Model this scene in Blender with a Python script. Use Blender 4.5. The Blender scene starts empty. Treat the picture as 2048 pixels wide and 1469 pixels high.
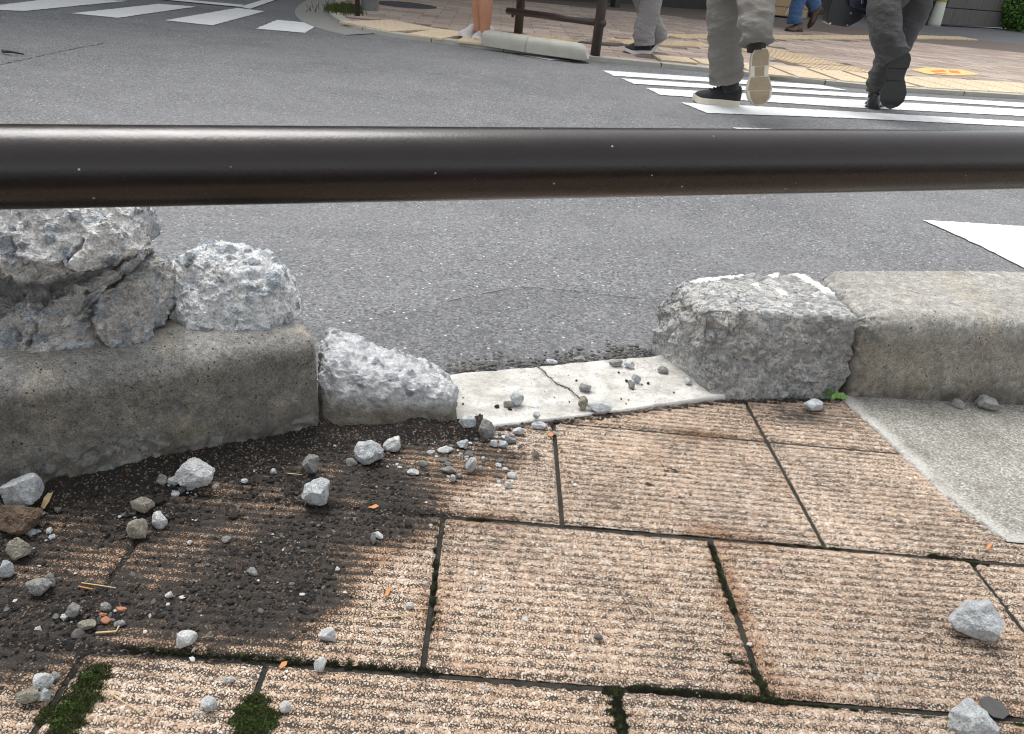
import bpy, bmesh, math, random
import numpy as np
from mathutils import Vector, Matrix, Quaternion

random.seed(7); RNG = np.random.default_rng(11)
S = bpy.context.scene; COL = S.collection

# ------------------------------------------------------------------ camera
F_PX, CX, CY, H = 1540.0, 1024.0, 734.5, 0.74
_d = np.array([735 - CX, 3490 - CY, F_PX]); _d /= np.linalg.norm(_d)      # straight down, seen by the camera
_Y = np.array([0, 0, 1.0]) - _d * _d[2]; _Y /= np.linalg.norm(_Y)
_X = np.cross(_Y, -_d)
C0 = np.array([0, 0, H])
def c2w(v): return np.array([v @ _X, v @ _Y, -(v @ _d)])
cam = bpy.data.cameras.new('camera'); camo = bpy.data.objects.new('camera', cam); COL.objects.link(camo)
r_, u_, b_ = c2w(np.array([1, 0, 0.])), c2w(np.array([0, -1, 0.])), c2w(np.array([0, 0, -1.]))
camo.matrix_world = Matrix(((r_[0], u_[0], b_[0], 0), (r_[1], u_[1], b_[1], 0), (r_[2], u_[2], b_[2], H), (0, 0, 0, 1)))
cam.sensor_width = 36; cam.sensor_fit = 'HORIZONTAL'; cam.lens = F_PX / 2048 * 36
cam.clip_start = 0.02; cam.clip_end = 500
cam.dof.use_dof = True; cam.dof.focus_distance = 1.35; cam.dof.aperture_fstop = 22
S.camera = camo

# ------------------------------------------------------------------ world, sun, exposure
w = bpy.data.worlds.new('World'); S.world = w; w.use_nodes = True
nt = w.node_tree; bg = nt.nodes['Background']
sky = nt.nodes.new('ShaderNodeTexSky'); sky.sky_type = 'NISHITA'; sky.sun_disc = False
SUN_EL, SUN_AZ = math.radians(62), math.radians(-35)
sky.sun_elevation = SUN_EL; sky.sun_rotation = SUN_AZ; sky.air_density = 1.0; sky.dust_density = 3.0; sky.ozone_density = 1.0
hs = nt.nodes.new('ShaderNodeHueSaturation'); hs.inputs['Saturation'].default_value = 0.16
nt.links.new(sky.outputs[0], hs.inputs['Color']); nt.links.new(hs.outputs[0], bg.inputs[0]); bg.inputs[1].default_value = 0.15
sun = bpy.data.lights.new('sun', 'SUN'); sun.energy = 1.1; sun.angle = math.radians(34); sun.color = (1, 0.97, 0.93)
suno = bpy.data.objects.new('sun', sun); COL.objects.link(suno)
sd = Vector((math.sin(SUN_AZ) * math.cos(SUN_EL), math.cos(SUN_AZ) * math.cos(SUN_EL), math.sin(SUN_EL)))
suno.rotation_euler = (-sd).to_track_quat('-Z', 'Y').to_euler()
S.view_settings.view_transform = 'Standard'; S.view_settings.look = 'None'
S.view_settings.gamma = 1; S.view_settings.use_curve_mapping = False; S.view_settings.exposure = 0.95
S.render.engine = 'CYCLES'; S.cycles.filter_width = 1.05

# ------------------------------------------------------------------ places in the world
def ray(px, py): return c2w(np.array([(px - CX) / F_PX, (py - CY) / F_PX, 1.0]))
def G(px, py, z=0.0):                      # on the level ground at height z
    r = ray(px, py); return C0 + r * ((z - H) / r[2])
def W(px, py, yw):                         # on the upright plane at distance yw
    r = ray(px, py); return C0 + r * (yw / r[1])
# the near pavement: a plane that falls 4.5 % towards the kerb, tiles laid on the axes EU, EV
def _fit():
    p, r, yaw = math.radians(26.502246), math.radians(6.479272), math.radians(2.706447)
    d = np.array([-math.sin(r) * math.cos(p), math.cos(r) * math.cos(p), math.sin(p)])
    Yf = np.array([0, 0, 1.0]) - d * d[2]; Yf /= np.linalg.norm(Yf); Xf = np.cross(Yf, -d)
    c, s = math.cos(yaw), math.sin(yaw)
    return c2w(d), c2w(c * Xf + s * Yf), c2w(-s * Xf + c * Yf)
DN, EU, EV = _fit(); PN = -DN
PC = PN @ np.array([0, 1.33, 0]); HP = PN @ C0 - PC
PO = C0 + HP * DN
def PP(u, v, w_=0.0): return PO + u * EU + v * EV + w_ * PN
def T(px, py):                             # on the near pavement
    r = ray(px, py); return C0 + r * ((PC - PN @ C0) / (PN @ r))
def uv(p): q = p - PO; return q @ EU, q @ EV
TU1, TU3, TU6, TW, TA, TC, TD = [k * HP for k in (0.20363, -0.0459, 0.27013, 0.56301, 1.29131, 1.71356, 0.40847)]
TB = TA - TD

# ------------------------------------------------------------------ numpy noise
def _h(ix, iy, iz, seed):
    n = (ix.astype(np.int64) * 374761393 + iy.astype(np.int64) * 668265263 + iz.astype(np.int64) * 2147483647 + seed * 1274126177) & 0xffffffff
    n = ((n ^ (n >> 13)) * 1274126177) & 0xffffffff
    n = ((n ^ (n >> 15)) * 2246822519) & 0xffffffff
    return ((n ^ (n >> 16)) & 0xffffff) / float(0xffffff)
def vnoise(P, scale, seed=0):
    p = P * scale; i = np.floor(p); f = p - i; f = f * f * (3 - 2 * f); i = i.astype(np.int64)
    out = 0
    for dx in (0, 1):
        for dy in (0, 1):
            for dz in (0, 1):
                wgt = (f[:, 0] if dx else 1 - f[:, 0]) * (f[:, 1] if dy else 1 - f[:, 1]) * (f[:, 2] if dz else 1 - f[:, 2])
                out = out + wgt * _h(i[:, 0] + dx, i[:, 1] + dy, i[:, 2] + dz, seed)
    return out * 2 - 1
def fbm(P, scale, octv=4, seed=0, gain=0.5):
    o, a, t = 0, 1, 0
    for k in range(octv):
        o = o + a * vnoise(P, scale * 2 ** k, seed + k * 17); t += a; a *= gain
    return o / t
def worley(P, scale, seed=0):              # F1, F2, random per cell, vector from the cell's centre
    p = P * scale; i = np.floor(p).astype(np.int64); N = len(P)
    f1 = np.full(N, 9.); f2 = np.full(N, 9.); rid = np.zeros(N); vec = np.zeros((N, 3))
    for dx in (-1, 0, 1):
        for dy in (-1, 0, 1):
            for dz in (-1, 0, 1):
                c = i + (dx, dy, dz)
                j = np.stack([_h(c[:, 0], c[:, 1], c[:, 2], seed + q) for q in (1, 2, 3)], 1)
                v = p - (c + j); dd = (v ** 2).sum(1)
                near = dd < f1
                f2 = np.where(near, f1, np.minimum(f2, dd)); f1 = np.where(near, dd, f1)
                rid = np.where(near, _h(c[:, 0], c[:, 1], c[:, 2], seed + 9), rid); vec = np.where(near[:, None], v, vec)
    return np.sqrt(f1), np.sqrt(f2), rid, vec
def sst(a, b, x): t = np.clip((x - a) / (b - a), 0, 1); return t * t * (3 - 2 * t)

# ------------------------------------------------------------------ object helpers
def tag(o, label=None, cat=None, group=None, kind=None):
    if label: o['label'] = label
    if cat: o['category'] = cat
    if group: o['group'] = group
    if kind: o['kind'] = kind
    return o
def mesh_np(name, V, Fq, mat=None, parent=None, base=None, smooth=True, attrs=None):
    V = np.asarray(V, dtype=np.float64).reshape(-1, 3)
    if base is None:
        base = np.array([(V[:, 0].min() + V[:, 0].max()) / 2, (V[:, 1].min() + V[:, 1].max()) / 2, V[:, 2].min()])
    base = np.asarray(base, dtype=float)
    me = bpy.data.meshes.new(name)
    if isinstance(Fq, np.ndarray):
        n, k = Fq.shape
        me.vertices.add(len(V)); me.vertices.foreach_set('co', (V - base).ravel())
        me.loops.add(n * k); me.loops.foreach_set('vertex_index', Fq.ravel().astype(np.int32))
        me.polygons.add(n); me.polygons.foreach_set('loop_start', np.arange(0, n * k, k, dtype=np.int32))
        me.update(calc_edges=True)
    else:
        me.from_pydata((V - base).tolist(), [], [list(map(int, f)) for f in Fq]); me.update()
    me.polygons.foreach_set('use_smooth', [smooth] * len(me.polygons))
    if attrs:
        for k_, a in attrs.items():
            at = me.attributes.new(k_, 'FLOAT', 'POINT'); at.data.foreach_set('value', np.asarray(a, dtype=np.float32))
    if mat: me.materials.append(mat)
    o = bpy.data.objects.new(name, me); COL.objects.link(o)
    if parent is not None:
        o.parent = parent; o.location = Vector(base) - parent.location
    else:
        o.location = base
    return o
def empty(name, loc, label=None, cat=None, group=None):
    o = bpy.data.objects.new(name, None); COL.objects.link(o); o.location = Vector([float(a) for a in loc]); o.empty_display_size = .1
    return tag(o, label, cat, group)
def gridfaces(nu, nv, cu=False):
    a = np.arange(nu - (0 if cu else 1)); b = np.arange(nv - 1)
    A, B = np.meshgrid(a, b, indexing='ij'); A2 = (A + 1) % nu
    return np.stack([A * nv + B, A2 * nv + B, A2 * nv + B + 1, A * nv + B + 1], -1).reshape(-1, 4)
_ico = {}
def ico(l):
    if l not in _ico:
        bm = bmesh.new(); bmesh.ops.create_icosphere(bm, subdivisions=l, radius=1)
        V = np.array([v.co[:] for v in bm.verts]); Fc = np.array([[v.index for v in f.verts] for f in bm.faces]); bm.free()
        _ico[l] = (V / np.linalg.norm(V, axis=1)[:, None], Fc)
    return _ico[l]
def normals(V, Fq):
    if Fq.shape[1] == 4: n = np.cross(V[Fq[:, 2]] - V[Fq[:, 0]], V[Fq[:, 3]] - V[Fq[:, 1]])
    else: n = np.cross(V[Fq[:, 1]] - V[Fq[:, 0]], V[Fq[:, 2]] - V[Fq[:, 0]])
    o = np.zeros_like(V)
    for k in range(Fq.shape[1]): np.add.at(o, Fq[:, k], n)
    return o / (np.linalg.norm(o, axis=1)[:, None] + 1e-12)
class MB:                                   # collects simple shapes into one mesh
    def __init__(s): s.v = []; s.f = []
    def add(s, V, Fc):
        k = len(s.v); s.v += [list(map(float, p)) for p in V]; s.f += [[k + int(i) for i in f] for f in Fc]
    def box(s, lo, hi, M=None):
        V = [[(lo, hi)[i][0], (lo, hi)[j][1], (lo, hi)[k][2]] for i in (0, 1) for j in (0, 1) for k in (0, 1)]
        if M is not None: V = [(M @ Vector(p))[:] for p in V]
        s.add(V, [[0, 1, 3, 2], [4, 6, 7, 5], [0, 4, 5, 1], [2, 3, 7, 6], [0, 2, 6, 4], [1, 5, 7, 3]])
    def tube(s, pts, r, n=16, caps=True):
        pts = [np.array(p, float) for p in pts]; R = r if isinstance(r, (list, tuple)) else [r] * len(pts)
        k = len(s.v)
        for i, p in enumerate(pts):
            t = pts[min(i + 1, len(pts) - 1)] - pts[max(i - 1, 0)]; t /= np.linalg.norm(t)
            a = np.cross(t, [0, 0, 1] if abs(t[2]) < .9 else [0, 1, 0]); a /= np.linalg.norm(a); b = np.cross(t, a)
            for j in range(n):
                q = 2 * math.pi * j / n; s.v.append(list(p + R[i] * (math.cos(q) * a + math.sin(q) * b)))
        for i in range(len(pts) - 1):
            for j in range(n):
                s.f.append([k + i * n + j, k + i * n + (j + 1) % n, k + (i + 1) * n + (j + 1) % n, k + (i + 1) * n + j])
        if caps:
            s.f.append([k + j for j in range(n)][::-1]); s.f.append([k + (len(pts) - 1) * n + j for j in range(n)])
    def prism(s, poly, z0, z1):
        n = len(poly); V = [[p[0], p[1], z0 + (p[2] if len(p) > 2 else 0)] for p in poly] + [[p[0], p[1], z1 + (p[2] if len(p) > 2 else 0)] for p in poly]
        area = sum(poly[i][0] * poly[(i + 1) % n][1] - poly[(i + 1) % n][0] * poly[i][1] for i in range(n))
        up = list(range(n, 2 * n)); dn = list(range(n))[::-1]; sides = [[i, (i + 1) % n, n + (i + 1) % n, n + i] for i in range(n)]
        Fc = [up, dn] + sides
        if area < 0: Fc = [f[::-1] for f in Fc]
        s.add(V, Fc)
    def build(s, name, mat, parent=None, base=None, smooth=False, bevel=0):
        o = mesh_np(name, np.array(s.v), s.f, mat, parent, base, smooth)
        if bevel:
            m = o.modifiers.new('bevel', 'BEVEL'); m.width = bevel; m.segments = 2; m.limit_method = 'ANGLE'
        return o

# ------------------------------------------------------------------ materials
class Mat:
    def __init__(s, name, rough=0.8):
        s.m = bpy.data.materials.new(name); s.m.use_nodes = True; s.nt = s.m.node_tree; s.b = s.nt.nodes['Principled BSDF']
        s.b.inputs['Roughness'].default_value = rough
        g = s.nt.nodes.new('ShaderNodeNewGeometry'); s.pos = g.outputs['Position']
    def L(s, a, b): s.nt.links.new(a, b)
    def set(s, k, v):
        if hasattr(v, 'is_linked') or isinstance(v, bpy.types.NodeSocket): s.L(v, s.b.inputs[k])
        else: s.b.inputs[k].default_value = v
        return s
    def vec(s, sx=1, sy=1, sz=1, rz=0):
        n = s.nt.nodes.new('ShaderNodeMapping'); n.inputs['Scale'].default_value = (sx, sy, sz); n.inputs['Rotation'].default_value = (0, 0, rz)
        s.L(s.pos, n.inputs[0]); return n.outputs[0]
    def noise(s, sc, det=4, rough=.55, vec=None, dist=0):
        n = s.nt.nodes.new('ShaderNodeTexNoise'); n.inputs['Scale'].default_value = sc; n.inputs['Detail'].default_value = det
        n.inputs['Roughness'].default_value = rough; n.inputs['Distortion'].default_value = dist
        s.L(vec or s.pos, n.inputs['Vector']); return n.outputs['Fac']
    def vor(s, sc, out='Distance', feat='F1', vec=None, rnd=1):
        n = s.nt.nodes.new('ShaderNodeTexVoronoi'); n.feature = feat; n.inputs['Scale'].default_value = sc; n.inputs['Randomness'].default_value = rnd
        s.L(vec or s.pos, n.inputs['Vector'])
        if out == 'Val':
            c = s.nt.nodes.new('ShaderNodeSeparateColor'); s.L(n.outputs['Color'], c.inputs[0]); return c.outputs[0]
        return n.outputs[out]
    def ramp(s, fac, stops, interp='LINEAR'):
        n = s.nt.nodes.new('ShaderNodeValToRGB'); cr = n.color_ramp; cr.interpolation = interp
        while len(cr.elements) < len(stops): cr.elements.new(0.5)
        for e, (p, c) in zip(cr.elements, stops):
            e.position = p; c = (c, c, c) if not isinstance(c, (tuple, list)) else c; e.color = (*c, 1)
        s.L(fac, n.inputs[0]); return n.outputs[0]
    def mix(s, fac, a, b, mode='MIX'):
        n = s.nt.nodes.new('ShaderNodeMix'); n.data_type = 'RGBA'; n.blend_type = mode
        for k, v in ((0, fac), (6, a), (7, b)):
            if isinstance(v, bpy.types.NodeSocket): s.L(v, n.inputs[k])
            elif k == 0: n.inputs[0].default_value = v
            else: n.inputs[k].default_value = (*((v, v, v) if not isinstance(v, (tuple, list)) else v), 1)
        return n.outputs[2]
    def math(s, op, a, b=0.0):
        n = s.nt.nodes.new('ShaderNodeMath'); n.operation = op
        for k, v in ((0, a), (1, b)):
            if isinstance(v, bpy.types.NodeSocket): s.L(v, n.inputs[k])
            else: n.inputs[k].default_value = v
        return n.outputs[0]
    def attr(s, name):
        n = s.nt.nodes.new('ShaderNodeAttribute'); n.attribute_name = name; return n.outputs['Fac']
    def rand(s):
        n = s.nt.nodes.new('ShaderNodeObjectInfo'); return n.outputs['Random']
    def bump(s, h, dist=.002, strength=1.0, normal=None):
        n = s.nt.nodes.new('ShaderNodeBump'); n.inputs['Strength'].default_value = strength; n.inputs['Distance'].default_value = dist
        s.L(h, n.inputs['Height'])
        if normal: s.L(normal, n.inputs['Normal'])
        s.L(n.outputs[0], s.b.inputs['Normal']); return n.outputs[0]
    def col(s, c):
        if isinstance(c, bpy.types.NodeSocket): s.L(c, s.b.inputs['Base Color'])
        else: s.b.inputs['Base Color'].default_value = (*c, 1)
        return s

M = {}
def simple(name, c, rough=.7, var=.12, sc=30, bump=0, metal=0, spec=.5):
    m = Mat(name, rough); n = m.noise(sc, 5)
    m.col(m.mix(n, tuple(k * (1 - var) for k in c), tuple(min(1, k * (1 + var)) for k in c)))
    m.set('Metallic', metal); m.set('Specular IOR Level', spec)
    if bump: m.bump(n, bump)
    M[name] = m.m; return m.m

# asphalt: worn grey binder with pale and dark stones
for nm_, k_ in (('asphalt', 1.0), ('asphalt_patch', .84)):
    m = Mat(nm_, .85)
    big = m.noise(.9, 5, .6); mid = m.noise(6, 4)
    st = m.vor(190, 'Val'); st2 = m.vor(95, 'Val'); d1 = m.vor(190); d2 = m.vor(95)
    base = m.mix(m.ramp(big, [(.3, 0), (.7, 1)]), (.135, .138, .143), (.18, .183, .187))
    base = m.mix(m.ramp(mid, [(.35, 0), (.65, 1)]), m.mix(1.0, base, .86, 'MULTIPLY'), base)
    grain = m.ramp(st, [(0, .55), (.35, .88), (.6, 1.03), (.8, 1.3), (1, 1.7)]) 
    c = m.mix(1.0, m.mix(1.0, base, k_, 'MULTIPLY'), grain, 'MULTIPLY')
    wh = m.math('MULTIPLY', m.math('GREATER_THAN', st2, .955), m.math('LESS_THAN', d2, .30))
    c = m.mix(wh, c, (.5, .51, .52))
    dk = m.math('MULTIPLY', m.math('LESS_THAN', st2, .1), m.math('LESS_THAN', d2, .4))
    c = m.mix(dk, c, (.06, .06, .065))
    stain = m.ramp(m.noise(2.2, 6, .65, m.vec(1, 3.0, 1)), [(.55, 0), (.75, .45)])
    c = m.mix(stain, c, (.09, .09, .092)); c = m.mix(m.ramp(m.noise(.55, 4, .6, m.vec(1, 2.2, 1, .3)), [(.42, 0), (.62, .3)]), c, (.215, .218, .22))
    m.col(c); m.bump(m.math('ADD', m.math('MULTIPLY', d1, -1.0), m.math('MULTIPLY', d2, -1.2)), .0018, .7); M[nm_] = m.m

# road paint, worn at the rim and over stones
m = Mat('road_paint', .6)
n = m.noise(120, 4, .7); n2 = m.noise(9, 5, .6)
wear = m.math('ADD', m.math('MULTIPLY', n, .6), m.math('MULTIPLY', n2, .5))
c = m.mix(m.ramp(wear, [(.66, 0), (.76, 1)]), m.mix(m.ramp(n2, [(.3, 0), (.7, 1)]), (.66, .68, .675), (.76, .78, .77)), (.30, .30, .30))
m.col(c); m.bump(m.vor(190), .0012, .5); M['road_paint'] = m.m

# ribbed tile: pink-beige chippings, dark moss film in the grooves
m = Mat('tile', .85)
dv = m.nt.nodes.new('ShaderNodeMixRGB'); dv.blend_type = 'ADD'; dv.inputs[0].default_value = .0016; nn_ = m.nt.nodes.new('ShaderNodeTexNoise'); nn_.inputs['Scale'].default_value = 500; m.L(m.pos, nn_.inputs['Vector']); m.L(m.pos, dv.inputs[1]); m.L(nn_.outputs['Color'], dv.inputs[2]); dvo = dv.outputs[0]
g1 = m.vor(310, 'Val', vec=dvo); gd = m.vor(310, vec=dvo); ge = m.vor(310, 'Distance', 'DISTANCE_TO_EDGE', vec=dvo); g2 = m.noise(900, 2)
rib = m.attr('rib'); dirt = m.attr('dirt'); rust = m.attr('rust')
cg = m.ramp(g1, [(0, (.30, .20, .14)), (.15, (.44, .31, .215)), (.42, (.54, .40, .285)), (.7, (.61, .475, .355)), (.88, (.66, .565, .455)), (1, (.70, .64, .56))])
pale = m.ramp(m.noise(3.5, 4), [(.35, 0), (.68, 1)])
cg = m.mix(m.math('MULTIPLY', pale, .45), cg, m.mix(1.0, cg, (1.02, 1.08, 1.18), 'MULTIPLY'))
cg = m.mix(m.math('MULTIPLY', m.rand(), .9), cg, m.mix(1.0, cg, (.93, .87, .81), 'MULTIPLY'))
film = m.noise(480, 3, .65); filmb = m.noise(6, 6, .7); filmc = m.noise(60, 4, .7)
thr = m.math('ADD', m.math('MULTIPLY', m.math('SUBTRACT', 1.0, rib), .15), m.math('MULTIPLY', m.math('SUBTRACT', film, .47), .75))
thr = m.math('ADD', thr, m.math('MULTIPLY', m.math('SUBTRACT', filmc, .5), .42)); thr = m.math('ADD', thr, m.math('MULTIPLY', m.math('SUBTRACT', filmb, .45), .35)); thr = m.math('ADD', thr, m.math('ADD', m.math('MULTIPLY', dirt, .3), -.035))
f = m.math('SUBTRACT', ge, thr)
c = m.mix(m.ramp(m.math('ADD', f, .5), [(.47, 0), (.55, 1)]), m.mix(filmc, (.018, .014, .010), (.07, .056, .042)), m.mix(1.0, cg, (.95, .955, .97), 'MULTIPLY'))
c = m.mix(1.0, c, m.ramp(m.noise(2.6, 5, .7), [(.3, .78), (.6, 1.03)]), 'MULTIPLY')
c = m.mix(m.ramp(m.noise(11, 6, .75), [(.60, 0), (.74, .5)]), c, m.mix(1.0, c, (.5, .46, .40), 'MULTIPLY'))
c = m.mix(m.math('MULTIPLY', rust, m.ramp(m.noise(70, 5, .7), [(.3, .45), (.65, 1)])), c, m.mix(1.0, c, (.60, .44, .31), 'MULTIPLY'))
c = m.mix(m.ramp(m.math('ADD', dirt, m.math('MULTIPLY', m.noise(75, 6, .75), .9)), [(.72, 0), (.95, .93)]), c, m.mix(m.ramp(film, [(.35, 0), (.65, 1)]), (.007, .006, .005), (.03, .024, .019)))
m.col(c); m.bump(m.math('ADD', m.math('MULTIPLY', gd, -1.0), m.math('MULTIPLY', g2, .4)), .0016, .9); M['tile'] = m.m

# soil
m = Mat('soil', .95)
n = m.noise(70, 6, .7); v = m.vor(420, 'Val')
c = m.mix(m.ramp(n, [(.3, 0), (.7, 1)]), (.005, .0045, .004), (.018, .0155, .0135))
c = m.mix(m.math('GREATER_THAN', v, .93), c, (.16, .14, .12)); c = m.mix(m.math('LESS_THAN', v, .08), c, (.13, .07, .035))
c = m.mix(m.ramp(m.noise(6, 3), [(.5, 0), (.68, .5)]), c, (.026, .019, .014))
m.col(c); m.bump(m.math('ADD', m.noise(400, 4, .7), m.vor(300)), .004, .8); M['soil'] = m.m
for k, a in dict(crumb_dark=(.012, .0105, .009), crumb_brown=(.04, .026, .018), crumb_grey=(.10, .097, .09), crumb_pale=(.42, .41, .39)).items(): simple(k, a, .9, .35, 200)

# joint filling
m = Mat('joint', .95); n = m.noise(40, 5, .7)
m.col(m.mix(m.ramp(n, [(.4, 0), (.6, 1)]), (.014, .014, .011), (.034, .03, .022))); m.bump(m.noise(300, 4), .003); M['joint'] = m.m

# old kerb concrete: mottled, ochre blotches, pores, stones showing where 'agg'
def old_concrete(name, lo, hi, ochre=.3, dark=.5, rimk=1.6, ak=.65, vein=.25):
    m = Mat(name, .88)
    a = m.attr('agg'); tone = m.attr('tone'); low = m.attr('low')
    n1 = m.noise(9, 6, .65); n2 = m.noise(45, 5, .7); n3 = m.noise(420, 3, .7)
    c = m.mix(m.ramp(n1, [(.3, 0), (.7, 1)]), lo, hi)
    c = m.mix(m.ramp(n2, [(.35, .55), (.65, 0)]), c, tuple(k * .62 for k in lo))
    c = m.mix(m.math('MULTIPLY', m.ramp(m.noise(7, 4, .5, m.vec(1.3, 1, .8)), [(.52, 0), (.66, 1)]), ochre), c, (.52, .42, .26))
    c = m.mix(1.0, c, m.ramp(n3, [(.30, .42), (.5, 1.0), (.70, 1.5)]), 'MULTIPLY')
    c = m.mix(1.0, c, m.ramp(m.noise(85, 6, .8), [(.38, .72), (.5, 1.0), (.62, 1.22)]), 'MULTIPLY')
    c = m.mix(m.ramp(m.noise(18, 6, .75), [(.5, 0), (.62, .55)]), c, tuple(k * .5 for k in lo))
    c = m.mix(m.ramp(m.noise(26, 6, .8), [(.56, 0), (.66, .5)]), c, tuple(min(1, k * 1.3) for k in hi))
    dv = m.nt.nodes.new('ShaderNodeMixRGB'); dv.blend_type = 'ADD'; dv.inputs[0].default_value = .006; nn_ = m.nt.nodes.new('ShaderNodeTexNoise'); nn_.inputs['Scale'].default_value = 160; m.L(m.pos, nn_.inputs['Vector']); m.L(m.pos, dv.inputs[1]); m.L(nn_.outputs['Color'], dv.inputs[2]); dvo = dv.outputs[0]
    pv = m.vor(170, 'Val', vec=dvo); pd = m.vor(170, vec=dvo)
    pore = m.math('MULTIPLY', m.math('GREATER_THAN', pv, .78), m.math('LESS_THAN', pd, m.math('MULTIPLY', m.noise(50, 2), .46)))
    c = m.mix(pore, c, (.05, .045, .035))
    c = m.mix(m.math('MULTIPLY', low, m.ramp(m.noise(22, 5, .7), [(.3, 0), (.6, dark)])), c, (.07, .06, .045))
    ac = m.ramp(tone, [(0, (.20, .21, .23)), (.3, (.30, .33, .35)), (.55, (.42, .45, .47)), (.8, (.36, .32, .26)), (1, (.62, .62, .60))])
    c = m.mix(m.math('MULTIPLY', a, ak), c, m.mix(1.0, ac, m.ramp(m.noise(130, 5, .7), [(.25, .65), (.75, 1.3)]), 'MULTIPLY'))
    rim = m.math('MULTIPLY', m.math('MULTIPLY', a, m.math('SUBTRACT', 1.0, a)), rimk)
    c = m.mix(rim, c, tuple(q * .4 for q in lo))
    vn = m.math('ABSOLUTE', m.math('SUBTRACT', m.noise(24, 7, .72, None, 1.2), .5)); vm = m.math('MULTIPLY', m.ramp(vn, [(.004, 1), (.022, 0)]), m.ramp(m.noise(13, 3), [(.42, 0), (.58, 1)]))
    c = m.mix(m.math('MULTIPLY', vm, vein), c, tuple(q * .18 for q in lo))
    shade_grime = m.math('MULTIPLY', m.attr('face'), m.ramp(m.noise(8, 6, .7, m.vec(1.2, 1.2, .7)), [(.3, .15), (.62, .8)]))  # front face below the fillet: its shade painted in, mixed with blotchy grime
    c = m.mix(shade_grime, c, m.mix(1.0, c, (.62, .59, .53), 'MULTIPLY'))
    c = m.mix(m.ramp(m.attr('paint'), [(.5, 0), (.7, 1)]), c, (.66, .65, .60))
    m.col(c)
    h = m.math('SUBTRACT', m.math('ADD', m.math('MULTIPLY', n3, .35), n2), m.math('MULTIPLY', pore, 1.2))
    m.bump(h, .0022, .8); M[name] = m.m
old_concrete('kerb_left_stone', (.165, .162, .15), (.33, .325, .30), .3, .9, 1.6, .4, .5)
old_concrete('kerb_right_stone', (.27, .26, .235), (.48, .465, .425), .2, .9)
old_concrete('kerb_broken_stone', (.30, .30, .29), (.62, .615, .59), .08, .95, 2.2, .6, .95)

# freshly broken concrete
def fresh(name, lo, hi, k=1.0):
    m = Mat(name, .9)
    a = m.attr('agg'); tone = m.attr('tone')
    n1 = m.noise(30, 6, .7); n3 = m.noise(350, 4, .75)
    c = m.mix(m.ramp(n1, [(.3, 0), (.7, 1)]), lo, hi)
    sp_ = m.noise(140, 5, .75); sq = m.noise(55, 5, .75)
    c = m.mix(m.ramp(sq, [(.56, 0), (.64, .45)]), c, (.34, .37, .40)); c = m.mix(m.ramp(sq, [(.36, .55), (.44, 0)]), c, tuple(min(1, q * 1.25) for q in hi))
    ac = m.ramp(tone, [(0, (.12, .13, .15)), (.12, (.26, .29, .32)), (.35, (.42, .47, .51)), (.75, (.60, .65, .68)), (1, (.74, .70, .63))])
    c = m.mix(m.math('MULTIPLY', a, .85), c, m.mix(1.0, ac, m.ramp(m.noise(150, 5, .7), [(.25, .7), (.75, 1.25)]), 'MULTIPLY'))
    c = m.mix(1.0, c, m.ramp(n3, [(.32, .52), (.5, 1.05), (.66, 1.4)]), 'MULTIPLY')
    c = m.mix(1.0, c, m.ramp(m.vor(120, 'Val'), [(0, .84), (.5, 1.0), (1, 1.15)]), 'MULTIPLY')
    c = m.mix(m.ramp(sp_, [(.27, .9), (.36, 0)]), c, (.07, .07, .07))
    m.col(c); m.bump(m.math('ADD', m.math('ADD', m.math('MULTIPLY', n1, 1.2), m.math('MULTIPLY', n3, .8)), m.math('ADD', m.math('MULTIPLY', sp_, 1.0), m.math('MULTIPLY', m.vor(190, 'Val'), .4))), .005, 1.0); M[name] = m.m
fresh('rubble_grey', (.60, .59, .57), (.88, .87, .85)); fresh('rubble_brown', (.34, .325, .30), (.62, .60, .57)); fresh('rubble_pale', (.66, .67, .67), (.88, .89, .89))

# pale bedding strip
m = Mat('bedding', .85); n = m.noise(14, 6, .7, m.vec(1, 1, 1)); n2 = m.noise(160, 4, .7)
c = m.mix(m.ramp(n, [(.3, 0), (.65, 1)]), (.38, .365, .33), (.62, .61, .575)); c = m.mix(m.ramp(n2, [(.30, .8), (.46, 0)]), c, (.28, .26, .22)); c = m.mix(m.ramp(m.noise(35, 5, .75), [(.50, 0), (.64, .7)]), c, (.30, .285, .26)); c = m.mix(m.ramp(m.noise(11, 5, .7, m.vec(1, 2.5, 1)), [(.52, 0), (.68, .6)]), c, (.26, .25, .23))
c = m.mix(m.ramp(m.noise(60, 3, .5, m.vec(.5, 2, 1)), [(.66, 0), (.72, .7)]), c, (.2, .18, .15))
m.col(c); m.bump(m.math('ADD', n, n2), .002); M['bedding'] = m.m

# pavement slab beside the tiles
m = Mat('slab', .85); n = m.noise(5, 5, .65); v = m.vor(380, 'Val'); n2 = m.noise(330, 3, .7)
c = m.mix(m.ramp(n, [(.3, 0), (.68, 1)]), (.175, .17, .15), (.34, .33, .295))
c = m.mix(1.0, c, m.ramp(v, [(0, .5), (.4, .9), (.8, 1.25), (1, 1.9)]), 'MULTIPLY')
e = m.attr('edge'); c = m.mix(m.math('MULTIPLY', e, m.ramp(n2, [(.35, .2), (.6, 1)])), c, (.55, .54, .50))
c = m.mix(m.ramp(m.noise(9, 4), [(.6, 0), (.75, .6)]), c, (.12, .10, .09))
m.col(c); m.bump(m.math('ADD', v, n2), .0016, .9); M['slab'] = m.m

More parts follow.
